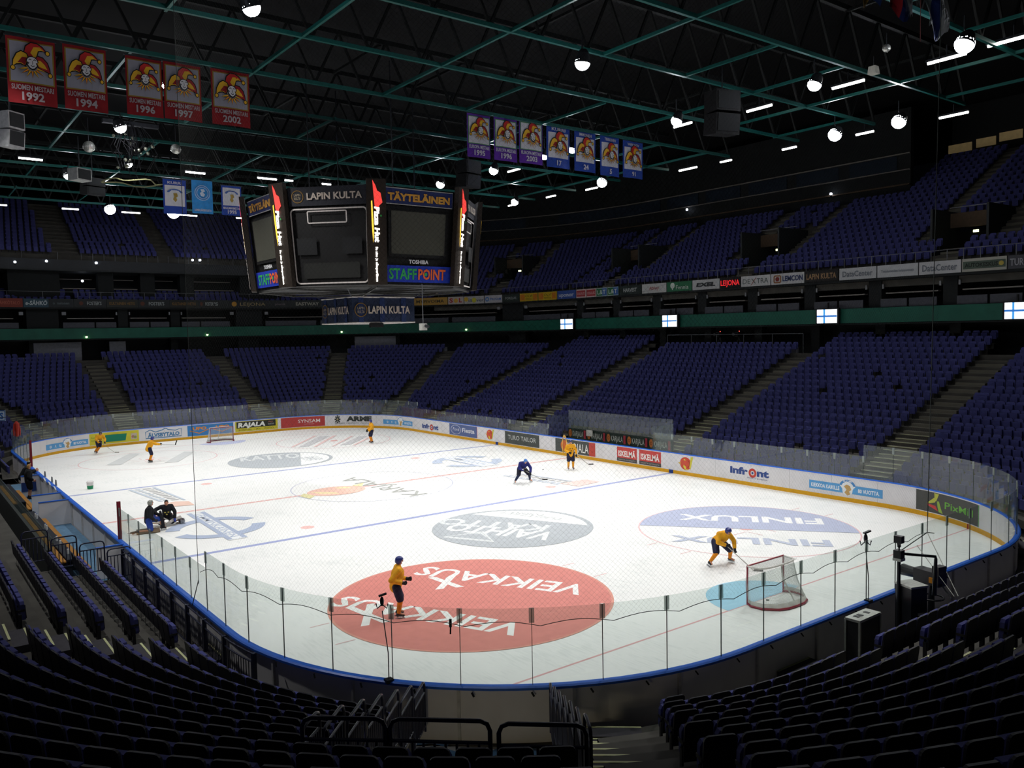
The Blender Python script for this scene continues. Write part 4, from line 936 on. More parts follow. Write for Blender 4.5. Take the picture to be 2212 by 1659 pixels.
for xa, ya, xb, yb, bg, fn, lb in [
    (2177, 572, 2230, 568, '43444A', T('TURO', '9A9CA2', .5, .8), 'dark grey panel at the right edge of the balcony front'),
    (2078, 579, 2176, 572, 'A8A79C', auto, 'pale panel with dark green strip and yellow dot'),
    (1985, 585, 2077, 579, 'B9BABC', T('DataCenter', '6A7078', .5, .82), 'pale grey panel with grey lettering, right of the small print panel'),
    (1895, 591, 1984, 585, 'B6B8BA', T('Tietokoneiden huippuosaaja', '7A8088', .2, .8), 'pale grey panel with one line of small print'),
    (1813, 596, 1894, 591, 'B6B8BA', T('DataCenter', '6A7078', .46, .8), 'pale grey panel with grey lettering, left of the small print panel'),
    (1739, 601, 1812, 596, '1E1C1C', lk, 'black panel with brown lettering in a frame'),
    (1666, 605, 1738, 601, 'BDBDBE', lemcon, 'white panel with brown emblem and navy lettering'),
    (1601, 610, 1665, 605, 'BFC0C0', dextra, 'white panel with thin grey lettering crossed by red stroke'),
    (1556, 613, 1600, 610, '0C0A0A', T('LEIJONA', 'FF3038', .5, .92, bold=.02, e=.55), 'black panel with glowing red letters'),
    (1496, 616, 1555, 613, 'B9BABA', T('EXEL', '303436', .36, .7, bold=.06, sl=.3), 'white panel with heavy slanted black lettering'),
    (1441, 620, 1495, 616, '2B6A48', fennia, 'green panel with white tree mark'),
    (1387, 623, 1440, 620, 'BABBB9', akate, 'white panel with small red script'),
    (1338, 626, 1386, 623, '26302E', T('HARVEST', 'B4BAB8', .4, .6), 'dark green panel with white lettering'),
    (1313, 628, 1337, 627, '2C6A44', lt, 'green and blue panel, right one of the pair'), (1289, 629, 1312, 628, '2C6A44', lt, 'green and blue panel, left one of the pair'),
    (1267, 631, 1288, 629, 'C9B4B2', redbox, 'red and white panel, right one of the pair'), (1245, 632, 1266, 631, 'C9B4B2', redbox, 'red and white panel, left one of the pair'),
    (1204, 634, 1244, 632, '3A569C', T('uponor', 'C4CCDC', .46, .8), 'blue panel with pale rounded lettering'),
    (1163, 636, 1203, 634, 'C6A828', yel, 'yellow and orange panel beside the blue one'), (1123, 638, 1162, 636, 'C6A828', yel, 'yellow and orange panel beside the dark green one'),
    (1086, 640, 1122, 638, '2A3430', T('FORELAS', '9EA4A2', .3, .66), 'dark green panel between white and yellow panels'),
    (1047, 643, 1085, 640, 'B7B6BA', prosam, 'white panel with blue round mark'), (1003, 645, 1046, 643, 'B8B6B4', isover, 'white panel with yellow dots and grey lettering'), (968, 647, 1002, 645, 'BDB4B0', sol, 'white panel with red letters and yellow sun'),
    (892, 652, 967, 648, 'B08A3E', T('MYPIVOIMA', '3E341E', .4, .8, bold=.02), 'ochre panel with black lettering beside the hanging banner box'),
    (628, 657, 700, 656, '2A3030', T('EASTWAY', 'A8A698', .4, .7, bold=.03), 'dark panel left of the hanging banner box'), (583, 657, 627, 657, '262A2C', T('pieniä', '70666A', .3, .5), 'dark panel with faint lettering'),
    (491, 657, 582, 657, '25282A', leijona, 'dark panel with golden round mark'), (429, 656, 490, 657, '25292B', fosters, 'dark panel with pale lettering, third of its kind from the left'),
    (366, 656, 428, 656, '282A26', GOLDT, 'dark panel with dull gold lettering, right one of two'), (298, 655, 365, 656, '25292B', fosters, 'dark panel with pale lettering, second of its kind from the left'),
    (230, 655, 297, 655, '282A26', GOLDT, 'dark panel with dull gold lettering, left one of two'), (158, 654, 229, 655, '25292B', fosters, 'dark panel with pale lettering, first of its kind from the left'),
    (106, 654, 157, 654, '22282C', T('o  nelonen', '5E686C', .3, .7), 'dark panel with faint grey lettering'),
    (50, 653, 105, 654, '2E4A58', T('e-SÄHKÖ', 'B9C4C8', .46, .86, bold=.03, sl=.15), 'dark blue panel with pale slanted lettering'), (-12, 653, 49, 653, '7E3426', T('SÄHKÖTALO', 'A85A48', .36, .8), 'rust red panel at the left edge of the balcony front')]:
    ribbon(xa, ya, xb, yb, bg, fn, lb)
# flag screens hanging under the balcony
for i, (xa, xb, y) in enumerate(((1211, 1237, 700), (1431, 1462, 694), (1765, 1808, 686), (2170, 2222, 675))):
    A, Bq = onoff(xa, y, 16.6), onoff(xb, y-1, 16.6); z0, z1 = (8.66, 9.62)
    e = empty('flag_screen', ((A.x+Bq.x)/2, (A.y+Bq.y)/2, z0), label='glowing screen showing a blue cross flag, %s from the left' % ORD2[i], cat='screen', group='flag screens under the balcony')
    U = (Bq-A); U.z = 0; W = U.length; U.normalize(); V = Vector((0, 0, 1)); mp = planemap((A.x, A.y, z0), U, V); N = U.cross(V)
    c = (A+Bq)/2; MB().bar((A.x-U.x*.12-N.x*.12, A.y-U.y*.12-N.y*.12, (z0+z1)/2), (Bq.x+U.x*.12-N.x*.12, Bq.y+U.y*.12-N.y*.12, (z0+z1)/2), .2, z1-z0+.16).build('housing', ink('0E0F12'), e)
    MB().bar((c.x-N.x*.15, c.y-N.y*.15, z1), (c.x-N.x*.15, c.y-N.y*.15, 10.1), .1, .1).build('bracket', ink('0E0F12'), e)
    H = z1-z0; s = S2().rect(0, 0, W, H, 'F4F8FF', e=2.2).rect(W*.32, 0, W*.1, H, '4AA0E8', e=.9).rect(0, H*.44, W, H*.13, '2E6FC0', e=.9)
    s.build('screen', mp, e, .01)
# small warm lamps under the balcony and lamps on the far rail
for i, (x, y) in enumerate(((187, 728), (448, 723), (738, 717), (1007, 712))):
    P = onoff(x, y, 16.9); b = MB().ball(P, .09, 10, 6); b.box(P+Vector((0, 0, .12)), (.1, .1, .14), 1); b.build('downlight', [mat('warm_bulb', 'FFF0A0', .4, 0, 0, emis=14), DK], label='tiny warm downlight under the green fascia, %s from the left' % ORD2[i], cat='lamp', group='downlights under the balcony')
for i, (x, y, o) in enumerate(((32, 566, 17.3), (100, 564, 17.3), (208, 568, 17.3), (416, 562, 17.3), (432, 562, 17.3), (178, 607, 19.4), (1484, 453, 30.2), (1795, 419, 30.2))):
    P = onoff(x, y, o); b = MB().ball(P, .12, 10, 6); b.box(P+Vector((0, 0, -.15)), (.12, .12, .2), 1); b.build('spot_lamp', [mat('spot_bulb', 'E6EEFF', .4, 0, 0, emis=9), DK], label='small bright spot lamp on the far stands, %s counted from the left' % (ORD2[i]), cat='lamp', group='spot lamps on the far stands')
# ------------------------------------------------------------------ roof and trusses
WEBM = mat('truss_shaded', '080D0E', .7); TEAL = mat('truss_teal', '115550', .4, .0, vary=.1, spec=.5); ROOF = mat('roof_deck', '07080A', .9)  # truss webs, top chords and roof near-black: the overhead gloom put into colour
MB().box((0, 5, 27), (150, 150, .3)).build('ceiling', ROOF, kind='structure', label='black roof deck high above the hall')
XH = 25.0
for i, Y in enumerate([-35.9, -30.75, -25.6, -20.5, -15.45, -10.45, -5.1, .4, 5.4, 10.6, 16.0, 21.3, 26.5, 31.6, 36.7]):
    e = empty('roof_truss', (0, Y, 20), label='teal steel roof truss crossing the hall', kind='structure')
    x1 = XH if -30 < Y < 30 else 20
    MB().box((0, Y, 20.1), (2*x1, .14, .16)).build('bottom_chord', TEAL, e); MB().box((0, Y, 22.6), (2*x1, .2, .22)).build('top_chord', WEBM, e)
    b = MB(); n = 20
    for k in range(n):
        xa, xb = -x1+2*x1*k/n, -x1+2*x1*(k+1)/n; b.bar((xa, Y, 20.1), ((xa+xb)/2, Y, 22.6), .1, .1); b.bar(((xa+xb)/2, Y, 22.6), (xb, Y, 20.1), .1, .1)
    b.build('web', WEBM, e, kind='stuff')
e = empty('roof_purlins', (0, 0, 20), label='lighter teal cross members running along the hall', kind='structure')
for i, X in enumerate((-22.8, -17.9, -12.9, -7.9, -1.5, 3.4, 8.6, 13.6, 18.2, 22.8)):
    for k in range(14):
        Y0 = -35.9+5.15*k
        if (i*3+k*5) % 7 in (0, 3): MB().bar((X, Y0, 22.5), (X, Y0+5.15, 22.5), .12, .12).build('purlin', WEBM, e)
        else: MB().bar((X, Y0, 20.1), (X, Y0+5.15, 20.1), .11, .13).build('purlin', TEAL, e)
# ------------------------------------------------------------------ floodlights
LENS = mat('flood_lens', 'F4F6FF', .3, 0, 0, emis=70); HOUS = mat('lamp_housing', '3A3D42', .4, .5)
def flood(x, y, z, label, aim, w=1.0, r=.3, lens=True):
    e = empty('floodlight', (x, y, z), label=label, cat='floodlight', group='floodlights under the roof')
    d = (Vector(aim)-Vector((x, y, z))).normalized(); c = Vector((x, y, z))
    MB().tube([c-d*.55, c-d*.4, c-d*.02], [r*.45, r*.8, r*1.05], 16).build('housing', HOUS, e); MB().ball(c-d*.05, (r, r, r), 18, 12).build('lens', LENS, e)
    MB().tube([c-d*.3, (x, y, z+.6), (x, y, 20.1)], .03, 6).build('bracket', HOUS, e)
    ld = bpy.data.lights.new('flood_beam', 'SPOT'); ld.energy = FLOOD_W*w; ld.spot_size = radians(92); ld.spot_blend = .75; ld.shadow_soft_size = .3; ld.color = (1, .985, .96)
    lo = bpy.data.objects.new('flood_beam', ld); COL.objects.link(lo); lo.parent = e; lo.matrix_parent_inverse = PM[e.name].inverted()
    lo.matrix_basis = Matrix.Translation(c+d*(r+.06)) @ d.to_track_quat('-Z', 'Y').to_matrix().to_4x4()
FL = [(2083, 97, .36), (1759, 184, .3), (1941, 264, .36), (1803, 292, .36), (1461, 262, .28), (1258, 138, .3), (1300, 395, .36), (1066, 369, .3), (1176, 339, .22), (1236, 324, .24), (951, 399, .3), (375, 460, .5), (238, 453, .42), (278, 356, .22)]
HINT = ['at the top right by the hanging flags', 'second along the inner right row from the right', 'outer right row, nearest the press box windows', 'outer right row, just left of the one by the press box', 'inner right row, beside the dark speaker stack', 'alone left of the inner right row', 'outer right row, left end above the corner seats', 'below the purple banners', 'between the third purple banner and the first blue one', 'between the first two blue banners', 'above the scoreboard right face', 'at the far end, brightest one below the blue banners', 'at the far end, left one of the pair', 'in the cable cluster at the upper left']
for (x, y, r), hn in zip(FL, HINT):
    P = onz(x, y, 19.0); flood(P.x, P.y, 19.0, 'bright round floodlight, '+hn, (P.x*.35, max(-24, min(24, P.y*.85)), 0), 1.0, r)
FARH = ['inner left row, nearest the camera', 'inner left row, second from the camera', 'inner left row, above the red banners', 'inner left row, behind the red banners', 'outer left row, nearest the camera', 'outer left row, second', 'outer left row, third', 'outer left row, farthest', 'inner left row, toward the far end', 'inner right row, toward the far end', 'far end, right of the pair', 'above the near goal end', 'outer right row, hidden far one']
for i, (x, y) in enumerate(((-11.2, -24), (-11.2, -14), (-11.2, -4), (-11.2, 5), (-21.2, -17), (-21.2, -6), (-21.2, 6), (-21.2, 17), (-11.2, 20), (11.2, 19), (4, 26), (-2, -27), (21.2, 14))):
    flood(x, y, 19.3, 'round floodlight hanging high under the roof, '+FARH[i], (x*.35, max(-24, min(24, y*.85)), 0), 1.0)
TUBE = mat('strip_tube', 'FFFDF6', .3, 0, 0, emis=STRIP_E)
STR = [(2190, 80, 'Y', 2.4), (2045, 122, 'Y', 2.0), (1832, 178, 'Y', 2.0), (1640, 230, 'Y', 1.9), (2060, 245, 'Y', 1.9), (1868, 284, 'Y', 1.4), (1705, 317, 'Y', 1.3), (1568, 345, 'Y', 1.2), (1486, 362, 'Y', 2.0), (1475, 266, 'Y', 1.6), (1110, 365, 'Y', 1.7), (1278, 405, 'Y', 1.7), (1190, 422, 'Y', 1.5), (1105, 441, 'Y', 1.2),
       (66, 340, 'X', 1.6), (422, 370, 'X', 1.6), (577, 383, 'X', 1.7), (152, 449, 'X', 1.6), (283, 457, 'X', 1.9), (407, 463, 'X', 1.9), (520, 469, 'X', 1.1), (-2, 440, 'X', 1.4), (705, 395, 'X', .9), (624, 387, 'X', .8)]
STH = ['half out at the right picture edge', 'under the top right floodlight', 'in the inner right row above the stands', 'left of the inner right row floodlight', 'right of the outer right floodlight', 'between the two outer right floodlights', 'third from the right in the lower right row', 'fourth from the right in the lower right row', 'lowest of the right rows above the upper stand', 'against the middle floodlight', 'below the third purple banner', 'beside the left outer floodlight', 'double one left of the outer floodlight', 'leftmost on the right side above the scoreboard',
       'alone at the left below the red banners', 'above the small blue banners', 'left of the scoreboard top', 'first in the far row from the left edge', 'second in the far row from the left edge', 'beside the brightest far floodlight', 'against the scoreboard left face', 'cut by the left picture edge', 'just above the scoreboard beer sign', 'above the scoreboard left column']
for (x, y, ax, L), hn in zip(STR, STH):
    L *= .88
    P = onz(x, y, 20.2 if not (ax == 'X' and y < 400) else 20.0); d = Vector((0, 1, 0)) if ax == 'Y' else Vector((1, 0, 0))
    e = empty('strip_light', P, label='white fluorescent strip light, '+hn, cat='lamp', group='fluorescent strip lights under the roof')
    MB().bar(P-d*L/2, P+d*L/2, .2, .1).build('fixture', HOUS, e); MB().tube([P-d*(L/2-.05)+Vector((0, 0, -.1)), P+d*(L/2-.05)+Vector((0, 0, -.1))], .06, 8).build('tube', TUBE, e); MB().bar(P+Vector((0, 0, .05)), P+Vector((0, 0, .5)), .05, .05).build('hanger', HOUS, e)
# ------------------------------------------------------------------ banners hanging from the truss
def jester():
    s = S2(); K = '141414'; RD = 'C22A2A'; YL = 'E2B02A'
    def two(pts, c, w=.055): s.line(pts, w, K, True); s.poly(pts, c); 
    # centre horn
    two([(-.12, .06), (-.16, .2), (-.12, .33), (.0, .42), (.14, .42), (.26, .36), (.34, .28), (.24, .29), (.16, .27), (.12, .16), (.1, .06)], RD); s.poly([(.1, .06), (.12, .16), (.16, .27), (.24, .29), (.31, .28), (.2, .36), (.06, .34), (-.02, .2)], YL)
    two([(-.08, .06), (-.12, .16), (-.24, .2), (-.34, .14), (-.42, .0), (-.44, -.14), (-.36, -.08), (-.26, -.06), (-.16, -.1)], YL); s.poly([(-.16, -.1), (-.24, -.05), (-.33, -.05), (-.22, .08), (-.1, .08)], '8E1E22')
    two([(.08, .06), (.14, .14), (.26, .12), (.36, .02), (.4, -.1), (.42, -.2), (.34, -.16), (.24, -.14), (.16, -.1)], '9E2226'); s.poly([(.1, .04), (.2, .06), (.3, -.02), (.36, -.12), (.24, -.1), (.16, -.08)], YL)
    for x, y in ((.38, .24), (-.44, -.18), (.42, -.25)): s.disc(x, y, .06, K, n=12).disc(x, y, .042, YL, n=12)
    n = 7; pts = []
    for i in range(n):
        a = -90+(i-3)*24; r0 = .13; c = (0, -.12)
        p = [(c[0]+.12*cos(radians(a-12)), c[1]+.1*sin(radians(a-12))), (c[0]+.34*cos(radians(a)), c[1]+.25*sin(radians(a))), (c[0]+.12*cos(radians(a+12)), c[1]+.1*sin(radians(a+12)))]
        two(p, 'E08A2A' if i % 2 else YL, .025)
    s.poly(arc(0, -.02, .15, .13, 0, 180, 12)+[(.13, -.1), (.06, -.18), (0, -.2), (-.06, -.18), (-.13, -.1)], K); s.poly(arc(0, -.02, .125, .11, 0, 180, 12)+[(.105, -.09), (.05, -.15), (0, -.17), (-.05, -.15), (-.105, -.09)], 'D9DADF')
    s.line([(-.08, .02), (-.05, .04), (-.02, .02)], .018, K).line([(.03, .02), (.06, .04), (.09, .02)], .018, K).line([(0, .0), (.01, -.06), (-.01, -.07)], .012, K).line([(-.04, -.1), (0, -.12), (.05, -.1)], .016, K)
    s.tf(lambda x, y: (x*1.04, y*1.22+.02)); return s
JES = jester()
def lioncrest():
    s = S2(); s.poly(arc(0, .12, .42, .24, 10, 170)+[(-.3, .08), (-.2, -.2), (0, -.42), (.2, -.2), (.3, .08)], 'C9CCD4'); s.ring(0, .12, .3, .42, '3F5C9E', k=.57, a0=12, a1=168, n=16); s.text('SUOMI', 0, .22, .07, 'D5DAE6', w=.4, center=True); s.poly([(-.1, .12), (.1, .14), (.14, -.02), (.05, -.1), (.1, -.22), (0, -.34), (-.12, -.2), (-.05, -.05)], '9E8440'); return s
def wheel():
    s = S2().ring(0, 0, .3, .44, 'AFC7E4', n=40).ring(0, 0, .33, .41, '4C86C6', n=40); s.poly([(-.12, .2), (.08, .22), (.16, .1), (.02, .04), (.14, -.08), (.06, -.22), (-.1, -.18), (-.16, -.02), (-.06, .06)], 'C6D6EA'); return s
def banner(O, U, W, H, bg, kind, l1, l2, top, border, label, group, lc='C9C6D0', inner='C8C8D2'):
    "O = top left corner"
    U = Vector(U); e = empty('hanging_banner', (O[0]+U.x*W/2, O[1]+U.y*W/2, O[2]), label=label, cat='banner', group=group)
    N = 12
    def mp(u, v, d): return (O[0]+U.x*u, O[1]+U.y*u-.03*sin(u*4+v*.9)-d-.0, O[2]+v)
    b = MB(); vs = []; fs = []
    for j in range(9):
        for i in range(N+1): vs.append(mp(W*i/N, -H*j/8, 0)); 
    for j in range(8):
        for i in range(N): a = j*(N+1)+i; fs.append((a, a+N+1, a+N+2, a+1))
    b.add(vs, fs); b.build('cloth', mat('cloth_'+bg, bg, .85, 0, .12, 3), e)
    MB().bar((O[0]-U.x*.05, O[1]-.03, O[2]+.02), (O[0]+U.x*(W+.05), O[1]-.03, O[2]+.02), .05, .05).build('top_pole', HOUS, e)
    s = S2(); s.layer = 1; y1 = -.07*H-(.1*H if top else 0); hh = .6*H if kind != 'wheel' else .62*H
    m = .07*W
    if kind != 'wheel':
        if border: 
            for i in range(6): s.rect(m-.03*W+(W-2*m+.06*W)*i/6, y1-hh-.02*H, (W-2*m+.06*W)/6, hh+.04*H, border)
            s.layer = 3
        for i in range(6): s.rect(m+(W-2*m)*i/6, y1-hh, (W-2*m)/6, hh, inner)
        s.layer = 9
    em = S2(); em.layer = 12; em.join(JES if kind == 'jester' else lioncrest() if kind == 'lion' else wheel(), W/2, y1-hh/2, (W-2*m)*.98, None)
    tx = S2(); tx.layer = 10
    if top: tx.text(top, W/2, -.13*H, .07*H, lc, w=.62*W, center=True, bold=.02)
    if l1: tx.text(l1, W/2, y1-hh-.125*H, .075*H, lc, w=.86*W, center=True, bold=.02)
    if l2: tx.text(l2, W/2, -.945*H if kind != 'wheel' else -.93*H, .115*H if len(l2) < 6 else .06*H, lc, w=None if len(l2) < 6 else .8*W, center=True, bold=.03)
    if s.items: s.build('field', mp, e, .004)
    em.build('emblem', mp, e, .004)
    if tx.items: tx.build('lettering', mp, e, .004)
YB = -4.95
for i, (x0, x1, zt, zb, yr) in enumerate(((-17.27, -15.63, 19.9, 17.45, '1992'), (-15.37, -13.83, 19.95, 17.48, '1994'), (-13.12, -11.72, 19.92, 17.58, '1996'), (-11.66, -10.14, 19.95, 17.62, '1997'), (-9.71, -8.05, 20.0, 17.66, '2002'))):
    banner((x0, YB, zt), (1, 0, 0), x1-x0, zt-zb, '861A20', 'jester', 'SUOMEN MESTARI', yr, None, '8E7428', '%s red banner with a jester crest, year %s' % (('leftmost', 'second', 'third', 'fourth', 'rightmost')[i], yr), 'red championship banners', lc='A39A9E', inner='93939F')  # field and letters greyed: the dimmer light here is put into the colour
for i, (x0, x1, zt, zb, yr) in enumerate(((3.55, 5.05, 20.0, 17.74, '1995'), (5.3, 6.86, 20.05, 17.76, '1996'), (7.02, 8.68, 20.15, 17.8, '2003'))):
    banner((x0, YB, zt), (1, 0, 0), x1-x0, zt-zb, '5C2E9C', 'jester', 'EUROPA MESTARI', yr, None, '4F8A5A', '%s purple banner with a jester crest, year %s' % (('left', 'middle', 'right')[i], yr), 'purple championship banners')
for i, (x0, x1, zt, zb, nm, no) in enumerate(((8.98, 10.7, 20.15, 17.78, 'KURRI', '17'), (11.08, 12.74, 20.1, 17.77, 'IMMONEN', '24'), (13.13, 14.69, 20.08, 17.72, 'TIRKKONEN', '5'), (15.02, 16.73, 20.0, 17.78, 'VARJONOV', '91'))):
    banner((x0, YB, zt), (1, 0, 0), x1-x0, zt-zb, '27459E', 'jester', None, no, nm, None, '%s blue banner with a jester crest, number %s' % (('first', 'second', 'third', 'last')[i], no), 'blue number banners')
for x0, x1, zt, zb, kd, l1, l2, nm, bg, lb in ((-5.03, -3.43, 19.85, 17.4, 'lion', None, None, 'KURRI', '27459E', 'dark blue banner with lion crest, left of the light blue one'), (-3.04, -1.54, 19.97, 17.57, 'wheel', None, 'SUOMEN JÄÄKIEKKOLIITTO', None, '2E8AD2', 'light blue banner with a white round seal'), (-.91, .6, 19.76, 17.58, 'lion', 'MAAILMANMESTARI', '1995', None, '27459E', 'dark blue banner with lion crest and the year 1995')):
    banner((x0, 21.0, zt), (1, 0, 0), x1-x0, zt-zb, bg, kd, l1, l2, nm, None, lb, 'small blue banners at the far end')
# flags at the upper right
def flag(cols, x0, x1, z0, zt, lb, Y=-20.3):
    e = empty('hanging_flag', ((x0+x1)/2, Y, zt), label=lb, cat='flag', group='flags hanging at the upper right'); n = len(cols)
    for k, c in enumerate(cols):
        vs = []; fs = []; a, b_ = x0+(x1-x0)*k/n, x0+(x1-x0)*(k+1)/n
        for j in range(13):
            for i in range(4):
                x = a+(b_-a)*i/3; z = z0+.22*sin(x*5)*(1-j/12)+(zt-z0)*j/12; vs.append((x+.06*sin(j*.8), Y+.1*sin(x*4+j*.5), z))
        for j in range(12):
            for i in range(3): q = j*4+i; fs.append((q, q+1, q+5, q+4))
        MB().add(vs, fs).build('stripe', mat('flag_'+c, c, .8, 0, .08, 4), e)
    MB().bar((x0-.1, Y, zt), (x1+.1, Y, zt), .05, .05).build('pole', HOUS, e)
def flagpx(cols, xa, xb, yb, lb, Y=-26.4):
    A, Bq = ony(xa, yb, Y), ony(xb, yb, Y); flag(cols, A.x, Bq.x, (A.z+Bq.z)/2, (A.z+Bq.z)/2+2.3, lb, Y)
flagpx(('F2F3FA', '3A4E9E', 'F2F3FA'), 2001, 2044, 74, 'white flag with a dark blue stripe hanging at the top right')
flagpx(('C8323C', '2A3C80', 'E6E8F4'), 1927, 1975, 36, 'red blue and white flag hanging at the top right'); flagpx(('C09020', '24407E'), 1866, 1898, 10, 'yellow and blue flag tip at the top edge')
q_ = ony(1988, 90, -26.4); MB().tube([q_, q_+Vector((0, 0, 4))], .012, 4).build('wire', ink('8A4A4A'), label='thin vertical wire beside the hanging flags', cat='wire')
# ------------------------------------------------------------------ scoreboard over centre ice
SCB = empty('scoreboard', (0, 0, 13.3), label='black octagonal scoreboard hanging over centre ice', cat='scoreboard')
BLK = mat('board_black', '121213', .5, vary=.15); COLM = mat('column_brown', '2A231D', .5); SCR = mat('screen_grey', '4A4A42', .35, vary=.06); TRIM = mat('trim_pale', 'C9C2BE', .4); NAVY = '1E2A5C'
ZT, ZB, RT_, RB_ = 15.7, 10.9, 6.4, 5.95
def ov(a, z, k=1.0): r = (RB_+(RT_-RB_)*(z-ZB)/(ZT-ZB))*k; return Vector((-r*sin(radians(a)), -r*cos(radians(a)), z))
b = MB(); n8 = [22.5+45*i for i in range(8)]
b.add([ov(a, ZB, .97) for a in n8]+[ov(a, ZT-.1, .97) for a in n8], [tuple(range(8)), tuple(range(15, 7, -1))]+[(i, (i+1) % 8, 8+(i+1) % 8, 8+i) for i in range(8)]); b.build('core', BLK, SCB)
def facemap(i, k=.985):
    "face i spans vertex a(i) -> a(i+1) seen from outside left to right; returns map(u in 0..W, v in 0..H) and sizes"
    a0, a1 = 45*i+22.5, 45*i-22.5
    A, Bq, Cc, D = ov(a0, ZB, k), ov(a1, ZB, k), ov(a1, ZT, k), ov(a0, ZT, k)
    W = (D-Cc).length; H = (D-A).length; Nn = (Bq-A).cross(D-A).normalized()
    return (lambda u, v, d: tuple(A.lerp(Bq, u/W).lerp(D.lerp(Cc, u/W), v/H)+Nn*d)), W, H
LKM = lambda s, x, y, w, h: (s.ring(x+.12*w, y+h/2, .3*h, .34*h, '8A6A30', n=24), s.text('LAPIN', x+.12*w, y+.52*h, .13*h, 'B9A98A', w=.36*h, center=True), s.text('KULTA', x+.12*w, y+.34*h, .13*h, 'B9A98A', w=.36*h, center=True), s.text('LAPIN KULTA', x+.24*w, y+.33*h, .34*h, 'C8BBAE', w=.7*w, bold=.03))
for i in range(8):
    mp, W, H = facemap(i); m = .42; w = W-2*m
    fe = S2(); 
    if i % 2:
        f = S2().rect(m, H-.98, w, .9, '23252F').rect(m, H-.98, w, .9, '262830'); fo = f.build('sign_top', mp, SCB, .02, label='dark sign with pale lettering and round mark')
        s = S2(); s.layer = 4; LKM(s, m, H-.98, w, .9); s.build('lettering', mp, fo, .012)
        MBm = S2(); MBm.frame(m+.05, .12, w-.1, H-1.25, .07, 'C9C2BE', .2).frame(m+.23*w, H-1.8, .5*w, .55, .06, 'C9C2BE', .06); MBm.layer = 0; MBm.build('outline', mp, SCB, .03, label='pale rounded outline')
        S2().rect(m+.12*w, .35, .76*w, .75, '20211F').rect(m+.06*w, 1.5, .26*w, .8, '17181A').rect(m+.66*w, 1.5, .26*w, .8, '17181A').build('display', mp, SCB, .02)
    else:
        f = S2().rect(m, H-.95, w, .8, NAVY); fo = f.build('sign_top', mp, SCB, .03, label='navy sign with gold slab lettering')
        s = S2(); s.layer = 2; s.frame(m+.03, H-.93, w-.06, .76, .04, 'A9A6A2').text('TÄYTELÄINEN', m+.05*w, H-.74, .32, 'C8923A', w=.9*w, bold=.05); s.build('lettering', mp, fo, .015)
        S2().rect(m+.06*w, 1.35, .88*w, H-2.55, '0C0C0D').build('bezel', mp, SCB, .02); 
        s = S2(); s._a([(m+.1*w, 1.5), (m+.9*w, 1.5), (m+.9*w, H-1.25), (m+.1*w, H-1.25)], [(0, 1, 2, 3)], SCR); s.build('screen', mp, SCB, .04, label='switched off dull grey video screen')
        f = S2().rect(m-.1, .12, w+.2, .82, '1C34A0'); fo = f.build('sign_bottom', mp, SCB, .03, label='blue sign with green and orange lettering')
        s = S2(); s.layer = 2; s.text('STAFF', m+.06*w, .28, .5, '2F9A52', w=.42*w, bold=.03).text('POINT', m+.5*w, .28, .5, 'D8602E', w=.43*w, bold=.03).disc(m+.615*w, .53, .09, '2F9A52', n=14).text('TOSHIBA', m+.5*w, 1.05, .18, 'D5D5D8', w=.3*w, center=True, bold=.03); s.build('lettering', mp, fo, .015)
# columns with the pizza sign
for i in range(8):
    a = n8[i]; c0, c1 = ov(a, ZB-.05), ov(a, ZT+.12); out = Vector((-sin(radians(a)), -cos(radians(a)), 0)); tx = Vector((cos(radians(a)), -sin(radians(a)), 0))
    b = MB(); h = .46; pts = []
    vs = [c+tx*q+out*p for c in (c0, c1) for q, p in ((-h, -.1), (h, -.1), (h, .16), (-h, .16))]
    b.add(vs, [(0, 1, 2, 3), (7, 6, 5, 4), (0, 4, 5, 1), (1, 5, 6, 2), (2, 6, 7, 3), (3, 7, 4, 0)]); co = b.build('column', COLM, SCB)
    L = (c1-c0).length; V = (c1-c0).normalized(); Oo = c0+out*.17-tx*h; U = tx
    Nn = U.cross(V); sgn = 1 if Nn.dot(out) > 0 else -1
    if sgn < 0: U = -tx; Oo = c0+out*.17+tx*h
    mp = planemap(Oo, U, V); s = S2(); s.layer = 1
    s.poly([(.28, L-.05), (.42, L-.3), (.5, L-.55), (.66, L-.65), (.74, L-1.1), (.58, L-1.25), (.56, L-1.5), (.42, L-1.45), (.36, L-1.2)], 'E0403A', e=1.1)
    s.poly([(.2, L-1.05), (.26, L-1.0), (.32, L-2.5), (.27, L-3.0), (.22, L-2.2)], 'F0C040', e=1.4)
    t = S2().text('Pizza Hut', 0, 0, .22, 'FFF6EC', w=1.75, bold=.05, slant=.15, e=2.2).text('Se aito ja alkuperäinen', 1.98, .02, .11, 'FFF6EC', w=1.75, bold=.04, e=2.2)
    s.join(t.tf(lambda u, v: (.36+v, L-1.3-u*.95))); s.disc(.66, L-1.72, .05, '3A9A4A', n=10)
    # keep the emission of the joined lettering
    s.items = s.items[:2]+[(v, f, c, l, 2.2 if c == 'FFF6EC' else e) for v, f, c, l, e in s.items[2:]]
    s.build('sign_letters', mp, co, .012, label='glowing red hat mark with vertical white script')
for a in (0, 90, 180, 270):
    P = ov(a, ZT, .5); MB().tube([P, (P.x, P.y, 22.5)], .035, 6).build('suspension_rod', HOUS, SCB)
b = MB()
for i in range(8): b.bar(ov(n8[i], ZB-.1, .96), ov(n8[(i+1) % 8], ZB-.1, .96), .1, .08)
for a in n8: b.bar(ov(a, ZB-.12, .95), Vector((0, 0, ZB-.12)), .08, .08)
b.build('bottom_frame', mat('frame_grey', '4A4A48', .5, .3), SCB)
HB = empty('banner_box', (0, 0, 9.1), label='square dark blue banner box with pale lettering hanging beneath the scoreboard', cat='sign')
R2 = 1.874
